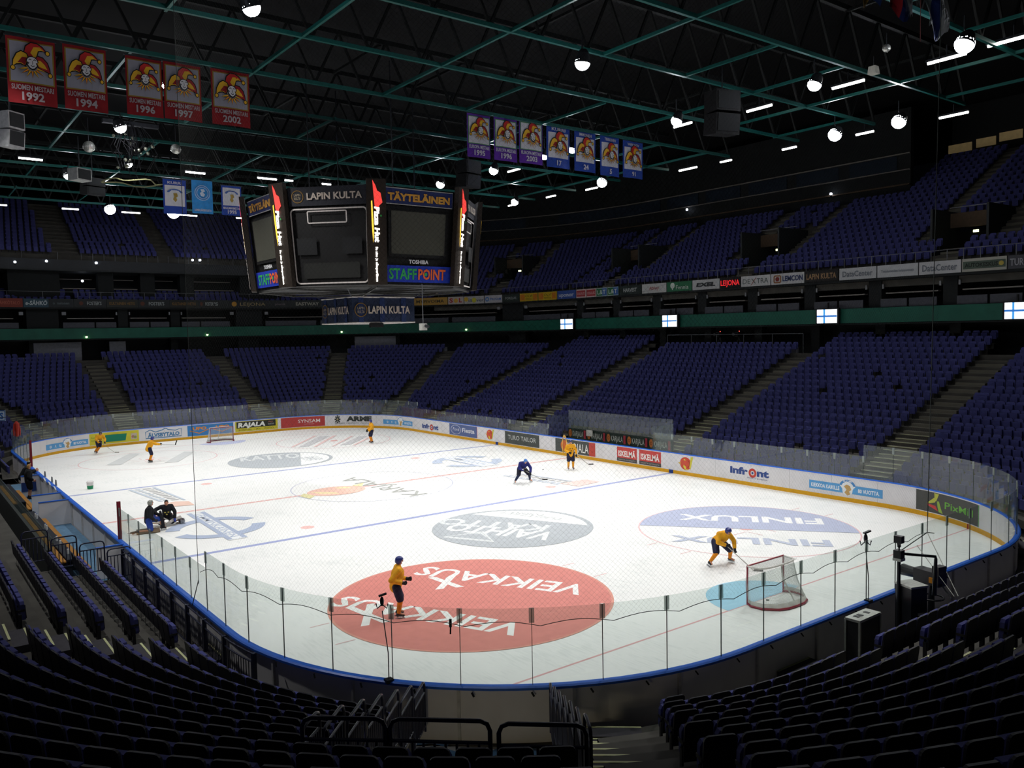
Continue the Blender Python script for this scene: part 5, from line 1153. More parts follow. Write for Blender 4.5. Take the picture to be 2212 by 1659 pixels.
b = MB(); b.add([(sx*R2, sy*R2, z) for z in (9.1, 10.45) for sx, sy in ((-1, -1), (1, -1), (1, 1), (-1, 1))], [(0, 1, 5, 4), (1, 2, 6, 5), (2, 3, 7, 6), (3, 0, 4, 7)]); b.build('cloth', mat('box_navy', '202B44', .7, 0, .25, 1.2), HB)
for z in (9.1, 10.45): b = MB(); b.tube([(-R2, -R2, z), (R2, -R2, z), (R2, R2, z), (-R2, R2, z)], .04, 6, closed=True); b.build('frame', TRIM, HB)
for O, U in (((-R2, -R2, 9.1), (1, 0, 0)), ((-R2, R2, 9.1), (0, -1, 0)), ((R2, -R2, 9.1), (0, 1, 0)), ((R2, R2, 9.1), (-1, 0, 0))):
    s = S2(); s.layer = 3; s.rect(.35, .02, .3, 1.3, '22335E').rect(1.6, .02, .3, 1.3, '22335E').rect(2.9, .02, .3, 1.3, '22335E'); LKM(s, .05, .12, 3.6, 1.1); s.build('lettering', planemap(O, U, (0, 0, 1)), HB, .006)
b = MB(); b.box((-.5, -1.9, 8.95), (.75, .2, .22)); b.build('lamp_bar', ink('0B0C0E'), HB)
b = MB()
for sx in (-1, 1):
    for sy in (-1, 1): b.tube([(sx*R2, sy*R2, 10.45), (sx*2.4, sy*2.4, ZB)], .02, 5)
b.build('wires', HOUS, HB)
P = onz(914, 706, 9.6)
P = CAMP+ray(914, 706)*(41.0); e = empty('hanging_camera', P, label='small pale camera hanging on a thin rod below the scoreboard', cat='camera')
MB().box(P, (.28, .3, .34)).build('body', mat('cam_pale', 'B9B9B4', .5), e); MB().tube([P+Vector((.06, -.12, .05)), P+Vector((.12, -.32, .0))], .08, 8).build('lens', HOUS, e); MB().tube([P+Vector((0, 0, .17)), (P.x, P.y, ZB)], .022, 5).build('rod', PALE, e)
# ------------------------------------------------------------------ loudspeakers, mirror balls and the cable cluster
def speaker(px_, py, z, sz, label, rz, col='8F9294', n=1):
    P = onz(px_, py, z); e = empty('loudspeaker', P, rz, label=label, cat='loudspeaker', group='loudspeakers under the roof'); m = mat('speaker_'+col, col, .6, vary=.2)
    for k in range(n):
        o = link('cabinet', MB().box((0, .04*k, -k*sz[2]*.72), (sz[0], sz[1], sz[2]*.68), 0, Matrix.Rotation(.12*k, 3, 'X')).mesh('cabinet', m), e, world=False)
        g = link('grille', MB().box((0, -sz[1]/2-.01+.04*k, -k*sz[2]*.72), (sz[0]*.86, .03, sz[2]*.56), 0, Matrix.Rotation(.12*k, 3, 'X')).mesh('grille', mat('grille_dark', '25282A', .7)), e, world=False)
    link('hanger', MB().tube([(0, 0, 0), (0, 0, 20.2-z+.0)], .03, 5).mesh('hanger', HOUS), e, world=False)
speaker(22, 262, 17.4, (.75, .7, 1.0), 'tall pale loudspeaker at the left edge below the red banners', .6, 'B4B6B8', 2); speaker(172, 378, 18.0, (.95, .8, 1.0), 'pale loudspeaker left of the cable cluster', .5, 'A9ABA9', 1); speaker(200, 395, 18.0, (1.1, .9, .7), 'dark loudspeaker beside the pale one on the left', .3, '26282A', 2)
speaker(1560, 222, 18.6, (1.25, 1.0, 1.35), 'large dark loudspeaker stack left of the inner right floodlights', -.3, '0C0D10', 2); speaker(1012, 362, 18.2, (1.2, .9, 1.1), 'dark loudspeaker above the scoreboard right side', .2, '0C0D10', 2)
for i, (x, y, r) in enumerate(((192, 317, .3), (380, 322, .27), (1915, 104, .16), (1887, 152, .22))):
    P = onz(x, y, 18.6 if i < 2 else 19.5); e = empty('mirror_ball', P, label=['silver mirror ball left of the cable cluster', 'silver mirror ball right of the cable cluster', 'small pale dome lamp near the flags', 'pale square lamp near the flags'][i], cat='ball' if i < 2 else 'lamp')
    if i < 3: MB().ball(P, r, 18, 12).build('ball', mat('mirror_tiles', 'B9BBB4', .25, .6, .4, 30), e)
    else: MB().box(P, (r*1.7, r*1.7, r*1.5), taper=.8).build('ball', mat('dome_pale', 'B9B8AC', .5), e)
    MB().tube([P, (P.x, P.y, 20.1)], .015, 4).build('wire', HOUS, e)
P = onz(285, 325, 18.6); e = empty('cable_cluster', P, label='dangling tangle of black cables and small lamps under the roof at the left', cat='rigging'); b = MB(); rg = random.Random(11)
for i in range(34):
    a = rg.uniform(0, 2*pi); r = rg.uniform(.2, 1.3); L = rg.uniform(.5, 2.0); b.tube([P+Vector((r*.4*cos(a), r*.4*sin(a), 1.4)), P+Vector((r*cos(a), r*sin(a), .8-L*.5)), P+Vector((r*.8*cos(a+.5), r*.8*sin(a+.5), .8-L))], .02, 4)
b.build('cables', mat('cable_black', '15161A', .5), e, kind='stuff')
b = MB(); b.tube([P+Vector((1.4*cos(2*pi*i/24)*(1+.2*sin(2*pi*i/8)), .9*sin(2*pi*i/24), -1.7+.08*sin(2*pi*i/6))) for i in range(24)], .035, 5, closed=True); b.build('loop_cable', mat('cable_olive', '6A6A4A', .6), e)
b = MB()
for i in range(16): a = rg.uniform(0, 2*pi); r = rg.uniform(.2, 1.2); b.ball(P+Vector((r*cos(a), r*sin(a), rg.uniform(-.9, .9))), rg.uniform(.05, .11), 8, 5)
b.build('small_lamps', mat('lamp_glass', 'A9AC9A', .2, .5), e)
MB().bar(P+Vector((-1.4, 0, 1.4)), P+Vector((1.4, 0, 1.4)), .3, .2).build('frame', HOUS, e); MB().tube([P+Vector((0, 0, 1.4)), (P.x, P.y, 20.2)], .05, 5).build('hanger', HOUS, e)
# ------------------------------------------------------------------ people: continuous bodies, clothing and gear as children
QUEUE = []
SKIN = mat('skin', 'C98F72', .6, vary=.06); BLADE = mat('skate_steel', 'B9BEC4', .3, .7)
def caps(B, p, q, r0, r1, n=10):
    p, q = Vector(p), Vector(q); B.ball(p, r0, n, 6); B.ball(q, r1, n, 6); B.tube([p, q], [r0, r1], n)
def queue(name, B, m, parent, voxel, label=None):
    me = B.mesh(name, m); o = bpy.data.objects.new(name, me); COL.objects.link(o)
    md = o.modifiers.new('join', 'REMESH'); md.mode = 'VOXEL'; md.voxel_size = voxel; md.use_smooth_shade = True
    sm = o.modifiers.new('soft', 'SMOOTH'); sm.factor = .5; sm.iterations = 3
    QUEUE.append((o, name, m, parent, label))
def flush():
    dg = bpy.context.evaluated_depsgraph_get(); dg.update()
    for o, name, m, parent, label in QUEUE:
        me = bpy.data.meshes.new_from_object(o.evaluated_get(dg)); me.name = name; old = o.data
        if not me.materials: me.materials.append(m)
        bpy.data.objects.remove(o); bpy.data.meshes.remove(old); link(name, me, parent, label=label)
    QUEUE.clear()
BASE = dict(hip=(0, 0, 1.0), chest=(0, 0, 1.36), neck=(0, .02, 1.56), head=(0, .05, 1.71),
            shR=(.2, 0, 1.48), elR=(.29, -.06, 1.2), wrR=(.25, .16, 1.02), shL=(-.2, 0, 1.48), elL=(-.29, -.06, 1.2), wrL=(-.25, .16, 1.02),
            hpR=(.11, 0, .97), knR=(.14, .06, .57), anR=(.15, 0, .17), hpL=(-.11, 0, .97), knL=(-.14, .06, .57), anL=(-.15, 0, .17), look=(0, 1, -.1), toeR=(.1, 1, 0), toeL=(-.1, 1, 0))
def person(pos, heading, label, pose=None, jersey='E5A320', pants='1C1F3C', socks='E08A1E', helmet='27357E', gloves='17181C', boots='1B1D22', crest=None, hair=None, pads=None, skates=True, grip=None, extra=None):
    J = dict(BASE); J.update(pose or {})
    f = Vector((heading[0], heading[1], 0)).normalized(); r = Vector((f.y, -f.x, 0)); o0 = Vector(pos)
    w = lambda p: o0+r*p[0]+f*p[1]+Vector((0, 0, p[2])); wd = lambda p: (r*p[0]+f*p[1]+Vector((0, 0, p[2]))).normalized()
    P = {k: (wd(v) if k in ('look', 'toeR', 'toeL') else w(v)) for k, v in J.items()}
    e = empty('person', o0, label=label, cat='person')
    hd = P['head']; lk = P['look']; up = (P['head']-P['neck']).normalized(); rt = lk.cross(up).normalized(); up = rt.cross(lk).normalized()
    Rm = Matrix((rt, lk, up)).transposed()
    B = MB()
    caps(B, P['hip'], P['chest'], .135, .155); caps(B, P['chest'], P['neck'], .13, .06); caps(B, P['neck'], hd, .06, .07); caps(B, P['shR'], P['shL'], .075, .075)
    B.ball(hd+up*.02, (.078, .095, .115), 14, 10, 0, Rm); B.ball(hd-up*.07+lk*.03, (.055, .06, .045), 10, 6, 0, Rm)
    for s in 'RL':
        caps(B, P['sh'+s], P['el'+s], .06, .05); caps(B, P['el'+s], P['wr'+s], .047, .036); caps(B, P['hp'+s], P['kn'+s], .095, .066); caps(B, P['kn'+s], P['an'+s], .06, .045); caps(B, P['an'+s], P['an'+s]+P['toe'+s]*.16-Vector((0, 0, .05)), .045, .035)
        caps(B, P['wr'+s], P['wr'+s]+(P['wr'+s]-P['el'+s]).normalized()*.07, .035, .035)
    queue('body', B, SKIN, e, .024)
    B = MB()      # face: nose, eyes, mouth, ears
    B.tube([hd+up*.045+lk*.088, hd-up*.0+lk*.112, hd-up*.012+lk*.09], [.01, .018, .012], 6)
    for q in (-1, 1): B.ball(hd+up*.03+lk*.088+rt*.032*q, (.014, .008, .009), 8, 5, 1, Rm); B.ball(hd+up*.01+rt*.08*q, (.012, .022, .032), 8, 5, 0, Rm)
    B.ball(hd-up*.058+lk*.086, (.026, .008, .008), 8, 5, 2, Rm); B.build('face', [SKIN, ink('2A2422'), ink('9A5A50')], e, smooth=True)
    jm, pm_ = mat('jersey_'+jersey, jersey, .8, vary=.14, scale=7), mat('pants_'+pants, pants, .7, vary=.1)
    B = MB(); lowr = P['hip']+(P['hip']-P['chest']).normalized()*.06
    caps(B, lowr, P['chest'], .185, .2, 14); caps(B, P['chest'], P['neck'], .18, .09, 12); caps(B, P['shR'], P['shL'], .105, .105, 12)
    for s in 'RL': caps(B, P['sh'+s], P['el'+s], .1, .085); caps(B, P['el'+s], P['wr'+s]-(P['wr'+s]-P['el'+s])*.12, .085, .07)
    queue('jersey', B, jm, e, .028)
    B = MB(); B.ball(P['hip']-Vector((0, 0, .03)), .175, 12, 8)
    for s in 'RL': caps(B, P['hp'+s], P['hp'+s].lerp(P['kn'+s], .9), .14, .125)
    queue('pants', B, pm_, e, .028)
    if socks:
        for s in 'RL':
            B = MB(); caps(B, P['kn'+s], P['an'+s], .088, .06); queue('sock', B, mat('sock_'+socks, socks, .8, vary=.15), e, .026)
    for s in 'RL':
        an, td = P['an'+s], P['toe'+s].copy(); leg = (an-P['kn'+s]).normalized()
        B = MB(); caps(B, an-leg*.06, an+leg*.03, .058, .055); caps(B, an+leg*.05-td*.03, an+leg*.07+td*.16, .055, .042); queue('skate' if skates else 'shoe', B, mat('boot_'+boots, boots, .4, vary=.06, spec=.5), e, .022)
        if skates:
            x = td.cross(-leg).normalized(); Rb = Matrix((x, td, x.cross(td))).transposed(); c = an+leg*.135+td*.06
            B = MB(); B.box(c+leg*.02, (.006, .29, .04), 0, Rb); B.box(c-leg*.015-td*.08, (.02, .05, .05), 1, Rb); B.box(c-leg*.015+td*.09, (.02, .05, .05), 1, Rb); B.build('blade', [BLADE, ink('D8DADA')], e)
    for s in 'RL':     # gloved hand: palm, four curled fingers, thumb
        fd = (P['wr'+s]-P['el'+s]).normalized(); g = (grip if grip else Vector((.2, .3, -.9))).normalized(); n_ = fd.cross(g)
        n_ = n_.normalized() if n_.length > .1 else Vector((0, 0, 1)); g2 = n_.cross(fd).normalized(); h = P['wr'+s]+fd*.06
        B = MB(); caps(B, P['wr'+s]-fd*.09, h, .06, .052); 
        for i in range(4):
            b0 = h+g2*(i-1.5)*.03+fd*.03; L = (.045, .052, .05, .038)[i]; b1 = b0+fd*L; b2 = b1+n_*L*.9-fd*.01; b3 = b2-fd*L*.8
            for a, c in ((b0, b1), (b1, b2), (b2, b3)): caps(B, a, c, .018, .016, 6)
        t0 = h-g2*.06; caps(B, t0, t0+fd*.04-g2*.02+n_*.02, .019, .017, 6); caps(B, t0+fd*.04-g2*.02+n_*.02, t0+fd*.06+n_*.055, .017, .015, 6)
        queue('glove' if skates else 'hand', B, mat('glove_'+gloves, gloves, .6, vary=.1), e, .012)
    if helmet:
        B = MB(); c = hd+up*.045; B.ball(c, (.108, .132, .105), 14, 9, 0, Rm); B.ball(c-lk*.02-up*.05, (.106, .115, .09), 12, 8, 0, Rm)
        cut = MB(); vv = [Vector(v) for v in B.v]
        B.v = [tuple(v if (v-hd).dot(lk) < .06 or (v-hd).dot(up) > .06 else v-lk*max(0, (v-hd).dot(lk)-.06)) for v in vv]
        queue('helmet', B, mat('helmet_'+helmet, helmet, .3, vary=.03, spec=.6), e, .018)
        B = MB(); B.add([hd+lk*(.125-.02*abs(x))+rt*x*.09+up*z for z in (.055, .0) for x in (-1, -.5, 0, .5, 1)], [(i, i+1, i+6, i+5) for i in range(4)]); B.build('visor', glassmat('visor_clear', (.9, .93, .95), .05, 1.4), e)
    if hair:
        B = MB(); B.ball(hd+up*.035-lk*.012, (.088, .105, .108), 12, 8, 0, Rm); B.ball(hd-lk*.05-up*.02, (.078, .06, .08), 10, 6, 0, Rm)
        B.v = [tuple(Vector(v)-lk*max(0, (Vector(v)-hd).dot(lk)-.05) if (Vector(v)-hd).dot(up) < .07 else v) for v in B.v]; queue('hair', B, mat('hair_'+hair, hair, .7, vary=.2, scale=30), e, .018)
    if crest:
        fwd = (P['shR']-P['shL']).cross(P['chest']-P['hip']); fwd.normalize(); fwd = -fwd if fwd.dot(f) < 0 else fwd
        U = (P['shR']-P['shL']).normalized(); V = U.cross(fwd).normalized(); V = V if V.z > 0 else -V
        c = P['hip'].lerp(P['chest'], .75)+fwd*.205; s = S2()
        for x, y in ((-.07, .06), (.07, .06), (0, -.06)): s.poly([(x+.055*cos(radians(90+k*36))*(1 if k % 2 == 0 else .5), y+.055*sin(radians(90+k*36))*(1 if k % 2 == 0 else .5)) for k in range(10)], crest)
        s.build('crest', lambda u, v, d: tuple(c+U*u+V*v+fwd*d), e, .004)
    if pads:
        for s, (pc, pr) in pads.items():
            B = MB(); k, a = P['kn'+s], P['an'+s]; x = (a-k).normalized(); fw_ = Vector(pr).normalized() if pr else f
            B.bar(k-x*.18+fw_*.07, a+x*.04+fw_*.07, .27, .13, 0, fw_); B.bar(k-x*.34+fw_*.05, k-x*.1+fw_*.06, .24, .1, 0, fw_); B.build('leg_pad', mat('pad_'+pc, pc, .7, vary=.15), e)
            B = MB(); 
            for q in (.15, .45, .75): c = k.lerp(a, q)+fw_*.142; B.bar(c-x.cross(fw_).normalized()*.12, c+x.cross(fw_).normalized()*.12, .05, .01, 0, fw_)
            B.build('pad_stripe', ink('6A2A34'), e)
    return e, P
def stick(top, low, tip, label, blade_dir, dark='2A2A2C'):
    "shaft from the top hand to the heel at the ice, blade along blade_dir"
    top, heel = Vector(top), Vector(tip); e = empty('hockey_stick', heel, label=label, cat='stick', group='hockey sticks')
    MB().bar(top, heel, .03, .02).build('shaft', mat('shaft_grey', 'A5A39A', .4, vary=.1), e); t = (heel-top).normalized(); MB().bar(top-t*.02, top+t*.16, .036, .028).build('grip', ink('E4E4E0'), e)
    bd = Vector(blade_dir).normalized(); MB().bar(heel-bd*.03+Vector((0, 0, .035)), heel+bd*.29+Vector((0, 0, .035)), .014, .07).build('blade', ink(dark), e)
RI, TO = Vector((.796, -.605, 0)), Vector((-.603, -.797, 0))
def atdep(x, y, P): return CAMP+ray(x, y)*((Vector(P)-CAMP).dot(FW))
CROUCH = dict(hip=(0, -.2, .84), chest=(0, .12, 1.06), neck=(0, .26, 1.17), head=(0, .36, 1.28), hpR=(.13, -.18, .82), hpL=(-.13, -.18, .82), knR=(.33, .12, .5), knL=(-.33, .12, .5), anR=(.46, -.06, .17), anL=(-.46, -.06, .17),
              shR=(.21, .12, 1.16), shL=(-.21, .12, 1.16), elR=(.33, .2, .9), wrR=(.1, .36, .8), elL=(-.36, .26, .88), wrL=(-.28, .38, .62), look=(0, 1, -.45), toeR=(.35, 1, 0), toeL=(-.35, 1, 0))
# 1 standing near the camera
p = onz(862, 1334); person((p.x, p.y, 0), RI*.95-TO*.25, 'player in yellow jersey and navy helmet standing on the red circle, seen from the side', dict(elR=(.27, -.24, 1.22), wrR=(.2, .1, 1.1), elL=(-.27, -.1, 1.2), wrL=(-.12, .28, 1.12), hip=(0, -.07, 1.0), hpR=(.11, -.07, .97), hpL=(-.11, -.07, .97), knR=(.12, .04, .56), anR=(.12, -.02, .17), knL=(-.14, .08, .57), anL=(-.16, .0, .17)), crest=None)
# 2 crouching in front of the near goal
p = onz(1558, 1220); _, P = person((p.x, p.y, 0), TO*.85+RI*.45, 'player in yellow jersey bent forward beside the nearest goal, seen from the front', CROUCH, helmet='24327C', crest='A8862A', gloves='1A1B22')
q = onz(1630, 1234); d = (q-P['wrR']); stick(P['wrR']-d.normalized()*.15, P['wrL'], q, 'hockey stick held by the bent player beside the nearest goal', RI*.9+TO*.2)
# 3 dark blue
p = onz(1130, 1044); _, P = person((p.x, p.y, 0), TO*.85+RI*.4, 'player in dark blue jersey and light blue helmet bent forward at mid ice', CROUCH, jersey='1E2266', pants='15182C', socks='16213F', helmet='3F78C0', boots='C9CBD0', crest='D2C27A')
q = onz(1172, 1037); d = q-P['wrR']; stick(P['wrR']-d.normalized()*.15, 0, q, 'hockey stick held by the player in dark blue', RI)
# 4 upright by the right boards
p = onz(1233, 1015); _, P = person((p.x, p.y, 0), TO*.95+RI*.15, 'player in yellow jersey standing upright in front of the dark red-ended board advert', dict(wrR=(.14, .26, 1.1), elR=(.33, .02, 1.2), wrL=(-.3, .2, .95), elL=(-.34, -.02, 1.2)), helmet='2A3A70', socks='DE9A2A', boots='3A3E46', crest='6A4A1E')
q = onz(1272, 1004); d = q-P['wrL']; stick(P['wrL']-d.normalized()*.2, 0, q, 'hockey stick held by the upright player at the right boards', RI)
# 5 far right corner
p = onz(803, 957); _, P = person((p.x, p.y, 0), -RI*.8+TO*.45, 'small player in yellow jersey standing below the star emblem advert in the far corner', dict(wrR=(.12, .3, 1.05), wrL=(-.12, .32, 1.0), elR=(.3, .05, 1.18), elL=(-.3, .05, 1.18), knR=(.12, .1, .56), knL=(-.12, .1, .56)), crest='3A2A20')
# 6 reaching to the right with the stick
p = onz(324, 999); B6 = Vector((p.x, p.y, 0)); _, P = person(B6, RI*.85-TO*.5, 'player in yellow jersey seen from behind reaching his stick out to the right', dict(chest=(0, .1, 1.3), neck=(0, .16, 1.48), head=(0, .22, 1.62), shR=(.2, .12, 1.4), shL=(-.2, .14, 1.4), elR=(.22, .4, 1.25), wrR=(.1, .68, 1.2), elL=(-.2, .42, 1.26), wrL=(-.06, .64, 1.22), knR=(.1, .12, .55), knL=(-.1, .14, .55), hip=(0, -.06, .98)), helmet='2A3888')
q = atdep(379, 961, B6); stick(P['wrR'], 0, q, 'hockey stick held out level by the player seen from behind', Vector((0, 0, 1))+RI*.4)
# 7 skating in the far left corner
p = onz(208, 980); B7 = Vector((p.x, p.y, 0)); _, P = person(B7, RI*.6+TO*.7, 'player in yellow jersey leaning into a turn in front of the yellow far corner advert', dict(anR=(.0, -.25, .17), anL=(-.02, .1, .17), knR=(-.14, .05, .5), knL=(-.2, .3, .55), hpR=(-.06, .18, .9), hpL=(-.26, .18, .9), hip=(-.16, .18, .92), chest=(-.2, .36, 1.24), neck=(-.22, .44, 1.4), head=(-.24, .5, 1.52), shR=(0, .36, 1.34), shL=(-.42, .38, 1.34), elR=(.1, .5, 1.1), wrR=(-.08, .68, .98), elL=(-.55, .42, 1.08), wrL=(-.46, .66, .88)), helmet='20242E', crest='4A3A2A', gloves='2A2A32')
q = onz(249, 978); d = q-P['wrR']; stick(P['wrR']-d.normalized()*.1, 0, q, 'hockey stick held by the player leaning into the turn', RI, 'A8A49C')
# 8, 9 goalkeepers near the left boards
p = onz(325, 1150); _, P = person((p.x, p.y, 0), RI*.9-TO*.4, 'goalkeeper in black jersey kneeling on one knee with grey mask pushed up', dict(hip=(0, -.05, .58), chest=(0, .0, .95), neck=(0, .02, 1.13), head=(0, .06, 1.28), hpR=(.12, -.05, .55), hpL=(-.12, -.05, .55), knR=(.16, .02, .12), anR=(.2, -.55, .12), toeR=(0, -1, -.1), knL=(-.2, .42, .52), anL=(-.2, .46, .17), shR=(.2, 0, 1.06), shL=(-.2, 0, 1.06), elR=(.32, -.02, .78), wrR=(.3, .18, .6), elL=(-.3, .15, .82), wrL=(-.2, .4, .68), look=(-.1, 1, .25)), jersey='101216', pants='1F3C8E', socks=None, helmet='8A8D84', gloves='1A1C20', boots='14161C', pads={'R': ('6A5A48', (.3, .2, -.3)), 'L': ('14161E', None)})
p = onz(361, 1134); _, P = person((p.x, p.y, 0), TO*.75+RI*.35, 'bareheaded goalkeeper with black jersey and white leg pads kneeling on the ice', dict(hip=(0, -.1, .45), chest=(0, .08, .76), neck=(0, .16, .92), head=(0, .2, 1.05), hpR=(.13, -.1, .42), hpL=(-.13, -.1, .42), knR=(.3, .18, .14), anR=(.62, -.1, .16), knL=(-.22, .22, .16), anL=(-.5, -.2, .16), shR=(.21, .06, .86), shL=(-.21, .06, .86), elR=(.45, .1, .78), wrR=(.5, .3, .62), elL=(-.34, .2, .62), wrL=(-.32, .34, .32), toeR=(1, 0, 0), toeL=(-1, 0, 0)), jersey='0F1118', pants='12141C', socks=None, helmet=None, hair='17130F', gloves='24378A', crest='C8B85A', pads={'R': ('CFCBBE', (-.3, .8, .5)), 'L': ('B9B4AE', (.3, .8, .5))})
stick(P['wrL']+Vector((-.4, .2, .05)), 0, onz(383, 1131), 'goalkeeper stick lying by the kneeling pair', RI, 'C9C4A8')
p = onz(393, 1131); e = empty('goalie_mask', (p.x, p.y, 0), label='dark goalkeeper mask lying on the ice beside the kneeling pair', cat='helmet')
MB().ball((p.x, p.y, .13), (.14, .16, .13), 16, 10).build('shell', mat('mask_dark', '3A3236', .35, vary=.5, scale=18), e, smooth=True)
B = MB()
for i in range(5): B.tube([(p.x-.1+.0, p.y-.15, .05+.035*i), (p.x, p.y-.175, .05+.035*i), (p.x+.1, p.y-.15, .05+.035*i)], .006, 4)
for i in range(4): B.tube([(p.x-.075+.05*i, p.y-.165, .04), (p.x-.075+.05*i, p.y-.165, .2)], .006, 4)
B.build('cage', BLADE, e)
# 10, 11 people at the bench, seen over the boards
CIV = dict(skates=False, socks=None, helmet=None)
person((-15.6, 10.7, .1), RI*.7+TO*-.5, 'dark haired person in black jacket leaning on the boards beyond the bench', dict(hip=(0, -.2, .95), hpR=(.11, -.2, .93), hpL=(-.11, -.2, .93), chest=(0, .0, 1.28), neck=(0, .08, 1.45), head=(0, .14, 1.6), shR=(.2, .02, 1.38), shL=(-.2, .02, 1.38), elR=(.26, .22, 1.16), wrR=(.15, .45, 1.22), elL=(-.26, .22, 1.16), wrL=(-.15, .45, 1.22), anR=(.13, 0, .1), anL=(-.13, 0, .1)), jersey='0E1014', pants='14161A', hair='0E0B0A', gloves='C98F72', boots='141414', **CIV)
person((-15.75, 8.7, .1), RI*.6-TO*.6, 'fair haired person in dark coat standing at the far end of the bench', dict(anR=(.13, 0, .1), anL=(-.13, 0, .1)), jersey='17191C', pants='17191C', hair='B28A4E', gloves='C98F72', boots='141414', **CIV)
flush()
# ------------------------------------------------------------------ bucket, sign, jacket
p = onz(195, 1056); e = empty('bucket', (p.x, p.y, 0), label='green and white plastic bucket standing on the ice near the far blue line', cat='bucket')
MB().tube([(p.x, p.y, 0), (p.x, p.y, .2)], [.15, .17], 18).build('lower_body', ink('1F8A5E'), e); MB().tube([(p.x, p.y, .2), (p.x, p.y, .38), (p.x, p.y, .4)], [.17, .185, .195], 18).build('upper_body', ink('D3CFCE'), e)
MB().tube([(p.x+.19*cos(a), p.y-.02, .38+.1*sin(a)) for a in [pi*i/10 for i in range(11)]], .008, 5).build('handle', BLADE, e)
A = atdep(-6, 898, (-15.6, 16.5, 2.6)); e = empty('hanging_sign', A, label='white and blue sign cut by the left picture edge', cat='sign'); mp = planemap(A-RI*.5-Vector((0, 0, .32)), RI, (0, 0, 1))
s = S2().rect(0, 0, 1.02, .66, 'C6D6E4'); o = s.build('panel', mp, e, .01); s = S2(); s.layer = 2; s.text('PS', .42, .14, .34, '2A5FA8', bold=.04).frame(.04, .04, .94, .58, .04, '2A5FA8', .06); s.build('lettering', mp, o, .006)
MB().bar(A-RI*.5+Vector((0, 0, .36)), A+RI*.5+Vector((0, 0, .36)), .06, .06).build('frame', HOUS, e); MB().tube([A+Vector((0, 0, -.3)), (A.x, A.y, .1)], .04, 6).build('post', HOUS, e)
A = atdep(36, 926, (-16.9, 14.2, 1.6)); b = MB(); b.tube([A+Vector((0, 0, -.45)), A+Vector((.02, 0, -.1)), A+Vector((0, 0, .3)), A+Vector((0, 0, .42))], [.08, .11, .13, .05], 10); e = empty('red_jacket', A, label='bright red jacket hanging at the end of the bench in the far left corner', cat='jacket'); b.build('jacket_body', ink('9E2A1C'), e)
b = MB(); b.tube([A+Vector((.1, 0, .3)), A+Vector((.15, 0, -.1)), A+Vector((.14, 0, -.4))], [.05, .05, .04], 8); b.tube([A+Vector((-.1, 0, .3)), A+Vector((-.15, 0, -.1)), A+Vector((-.14, 0, -.4))], [.05, .05, .04], 8); b.build('sleeves', ink('9E2A1C'), e); MB().tube([A+Vector((0, 0, .42)), (A.x, A.y, A.z+.7), (A.x-1.2, A.y, A.z+.7)], .02, 5).build('hook', HOUS, e)
# ------------------------------------------------------------------ broadcast gear at the near right boards
def zat(XY, x, y):
    d = ray(x, y); t = ((XY[0]-CAMP.x)*d.x+(XY[1]-CAMP.y)*d.y)/(d.x*d.x+d.y*d.y); return CAMP.z+t*d.z
GEAR = mat('gear_black', '191B20', .4, vary=.1, spec=.5); ALU = mat('gear_silver', 'B5B8B2', .35, .5, .15, 12)
def at_o(x, y, o): P = onoff(x, y, o, False); return Vector((P.x, P.y, 0))
b0 = at_o(1941, 1280, .75); V = lambda x, y, b=None: Vector(((b or b0).x, (b or b0).y, zat(b or b0, x, y)))
e = empty('microphone_mast', b0, label='tall black mast with grey box and side arm at the near right boards', cat='stand')
top = zat(b0, 1940, 1182); MB().tube([b0+Vector((0, 0, .1)), b0+Vector((0, 0, zat(b0, 1941, 1212)))], .045, 8).build('mast', GEAR, e); MB().tube([b0+Vector((0, 0, zat(b0, 1941, 1212))), b0+Vector((0, 0, top))], .022, 8).build('upper_pole', ALU, e)
z = zat(b0, 1941, 1197); MB().box(b0+Vector((0, 0, z)), (.2, .2, .22)).build('control_box', GEAR, e); MB().box(b0+Vector((0, 0, z-.13)), (.22, .22, .07)).build('box_rim', ALU, e); MB().box(b0+Vector((0, 0, zat(b0, 1939, 1168)+.04)), (.16, .2, .18)).build('camera_head', GEAR, e); MB().tube([b0+Vector((0, 0, top+.03)), b0+Vector((-.1, -.05, top+.12))], .05, 8).build('lens', GEAR, e)
a1 = b0+RI*.95; z1 = zat(a1, 1985, 1199); MB().tube([b0+Vector((0, 0, z+.02)), Vector((a1.x, a1.y, z1)), Vector((a1.x, a1.y, z1-.06)), Vector((a1.x-.06, a1.y, z1-1.0))], [.035, .035, .04, .06], 8).build('side_arm', GEAR, e)
for i in range(3): a = 2*pi*i/3; MB().tube([b0+Vector((0, 0, .4)), b0+Vector((.4*cos(a), .4*sin(a), 0))], .025, 6).build('leg', GEAR, e)
b1 = at_o(1968, 1290, .95); zt = zat(b1, 1968, 1262); e = empty('equipment_trunk', b1, label='black equipment trunk with silver lid standing beside the mast', cat='case')
Rz = Matrix.Rotation(-.35, 3, 'Z'); MB().box(b1+Vector((0, 0, zt/2)), (.5, .55, zt-.02), 0, Rz).build('body', GEAR, e); MB().box(b1+Vector((0, 0, zt)), (.54, .59, .05), 0, Rz).build('lid', ALU, e); MB().box(b1+Vector((-.05, -.29, zt*.6)), (.2, .03, .08), 0, Rz).build('handle', ALU, e)
b2 = at_o(2012, 1290, .95); zc = zat(b2, 2010, 1246); e = empty('television_camera', b2, label='black television camera on a pedestal behind the near right glass', cat='camera'); Rc = Matrix.Rotation(-.2, 3, 'Z')
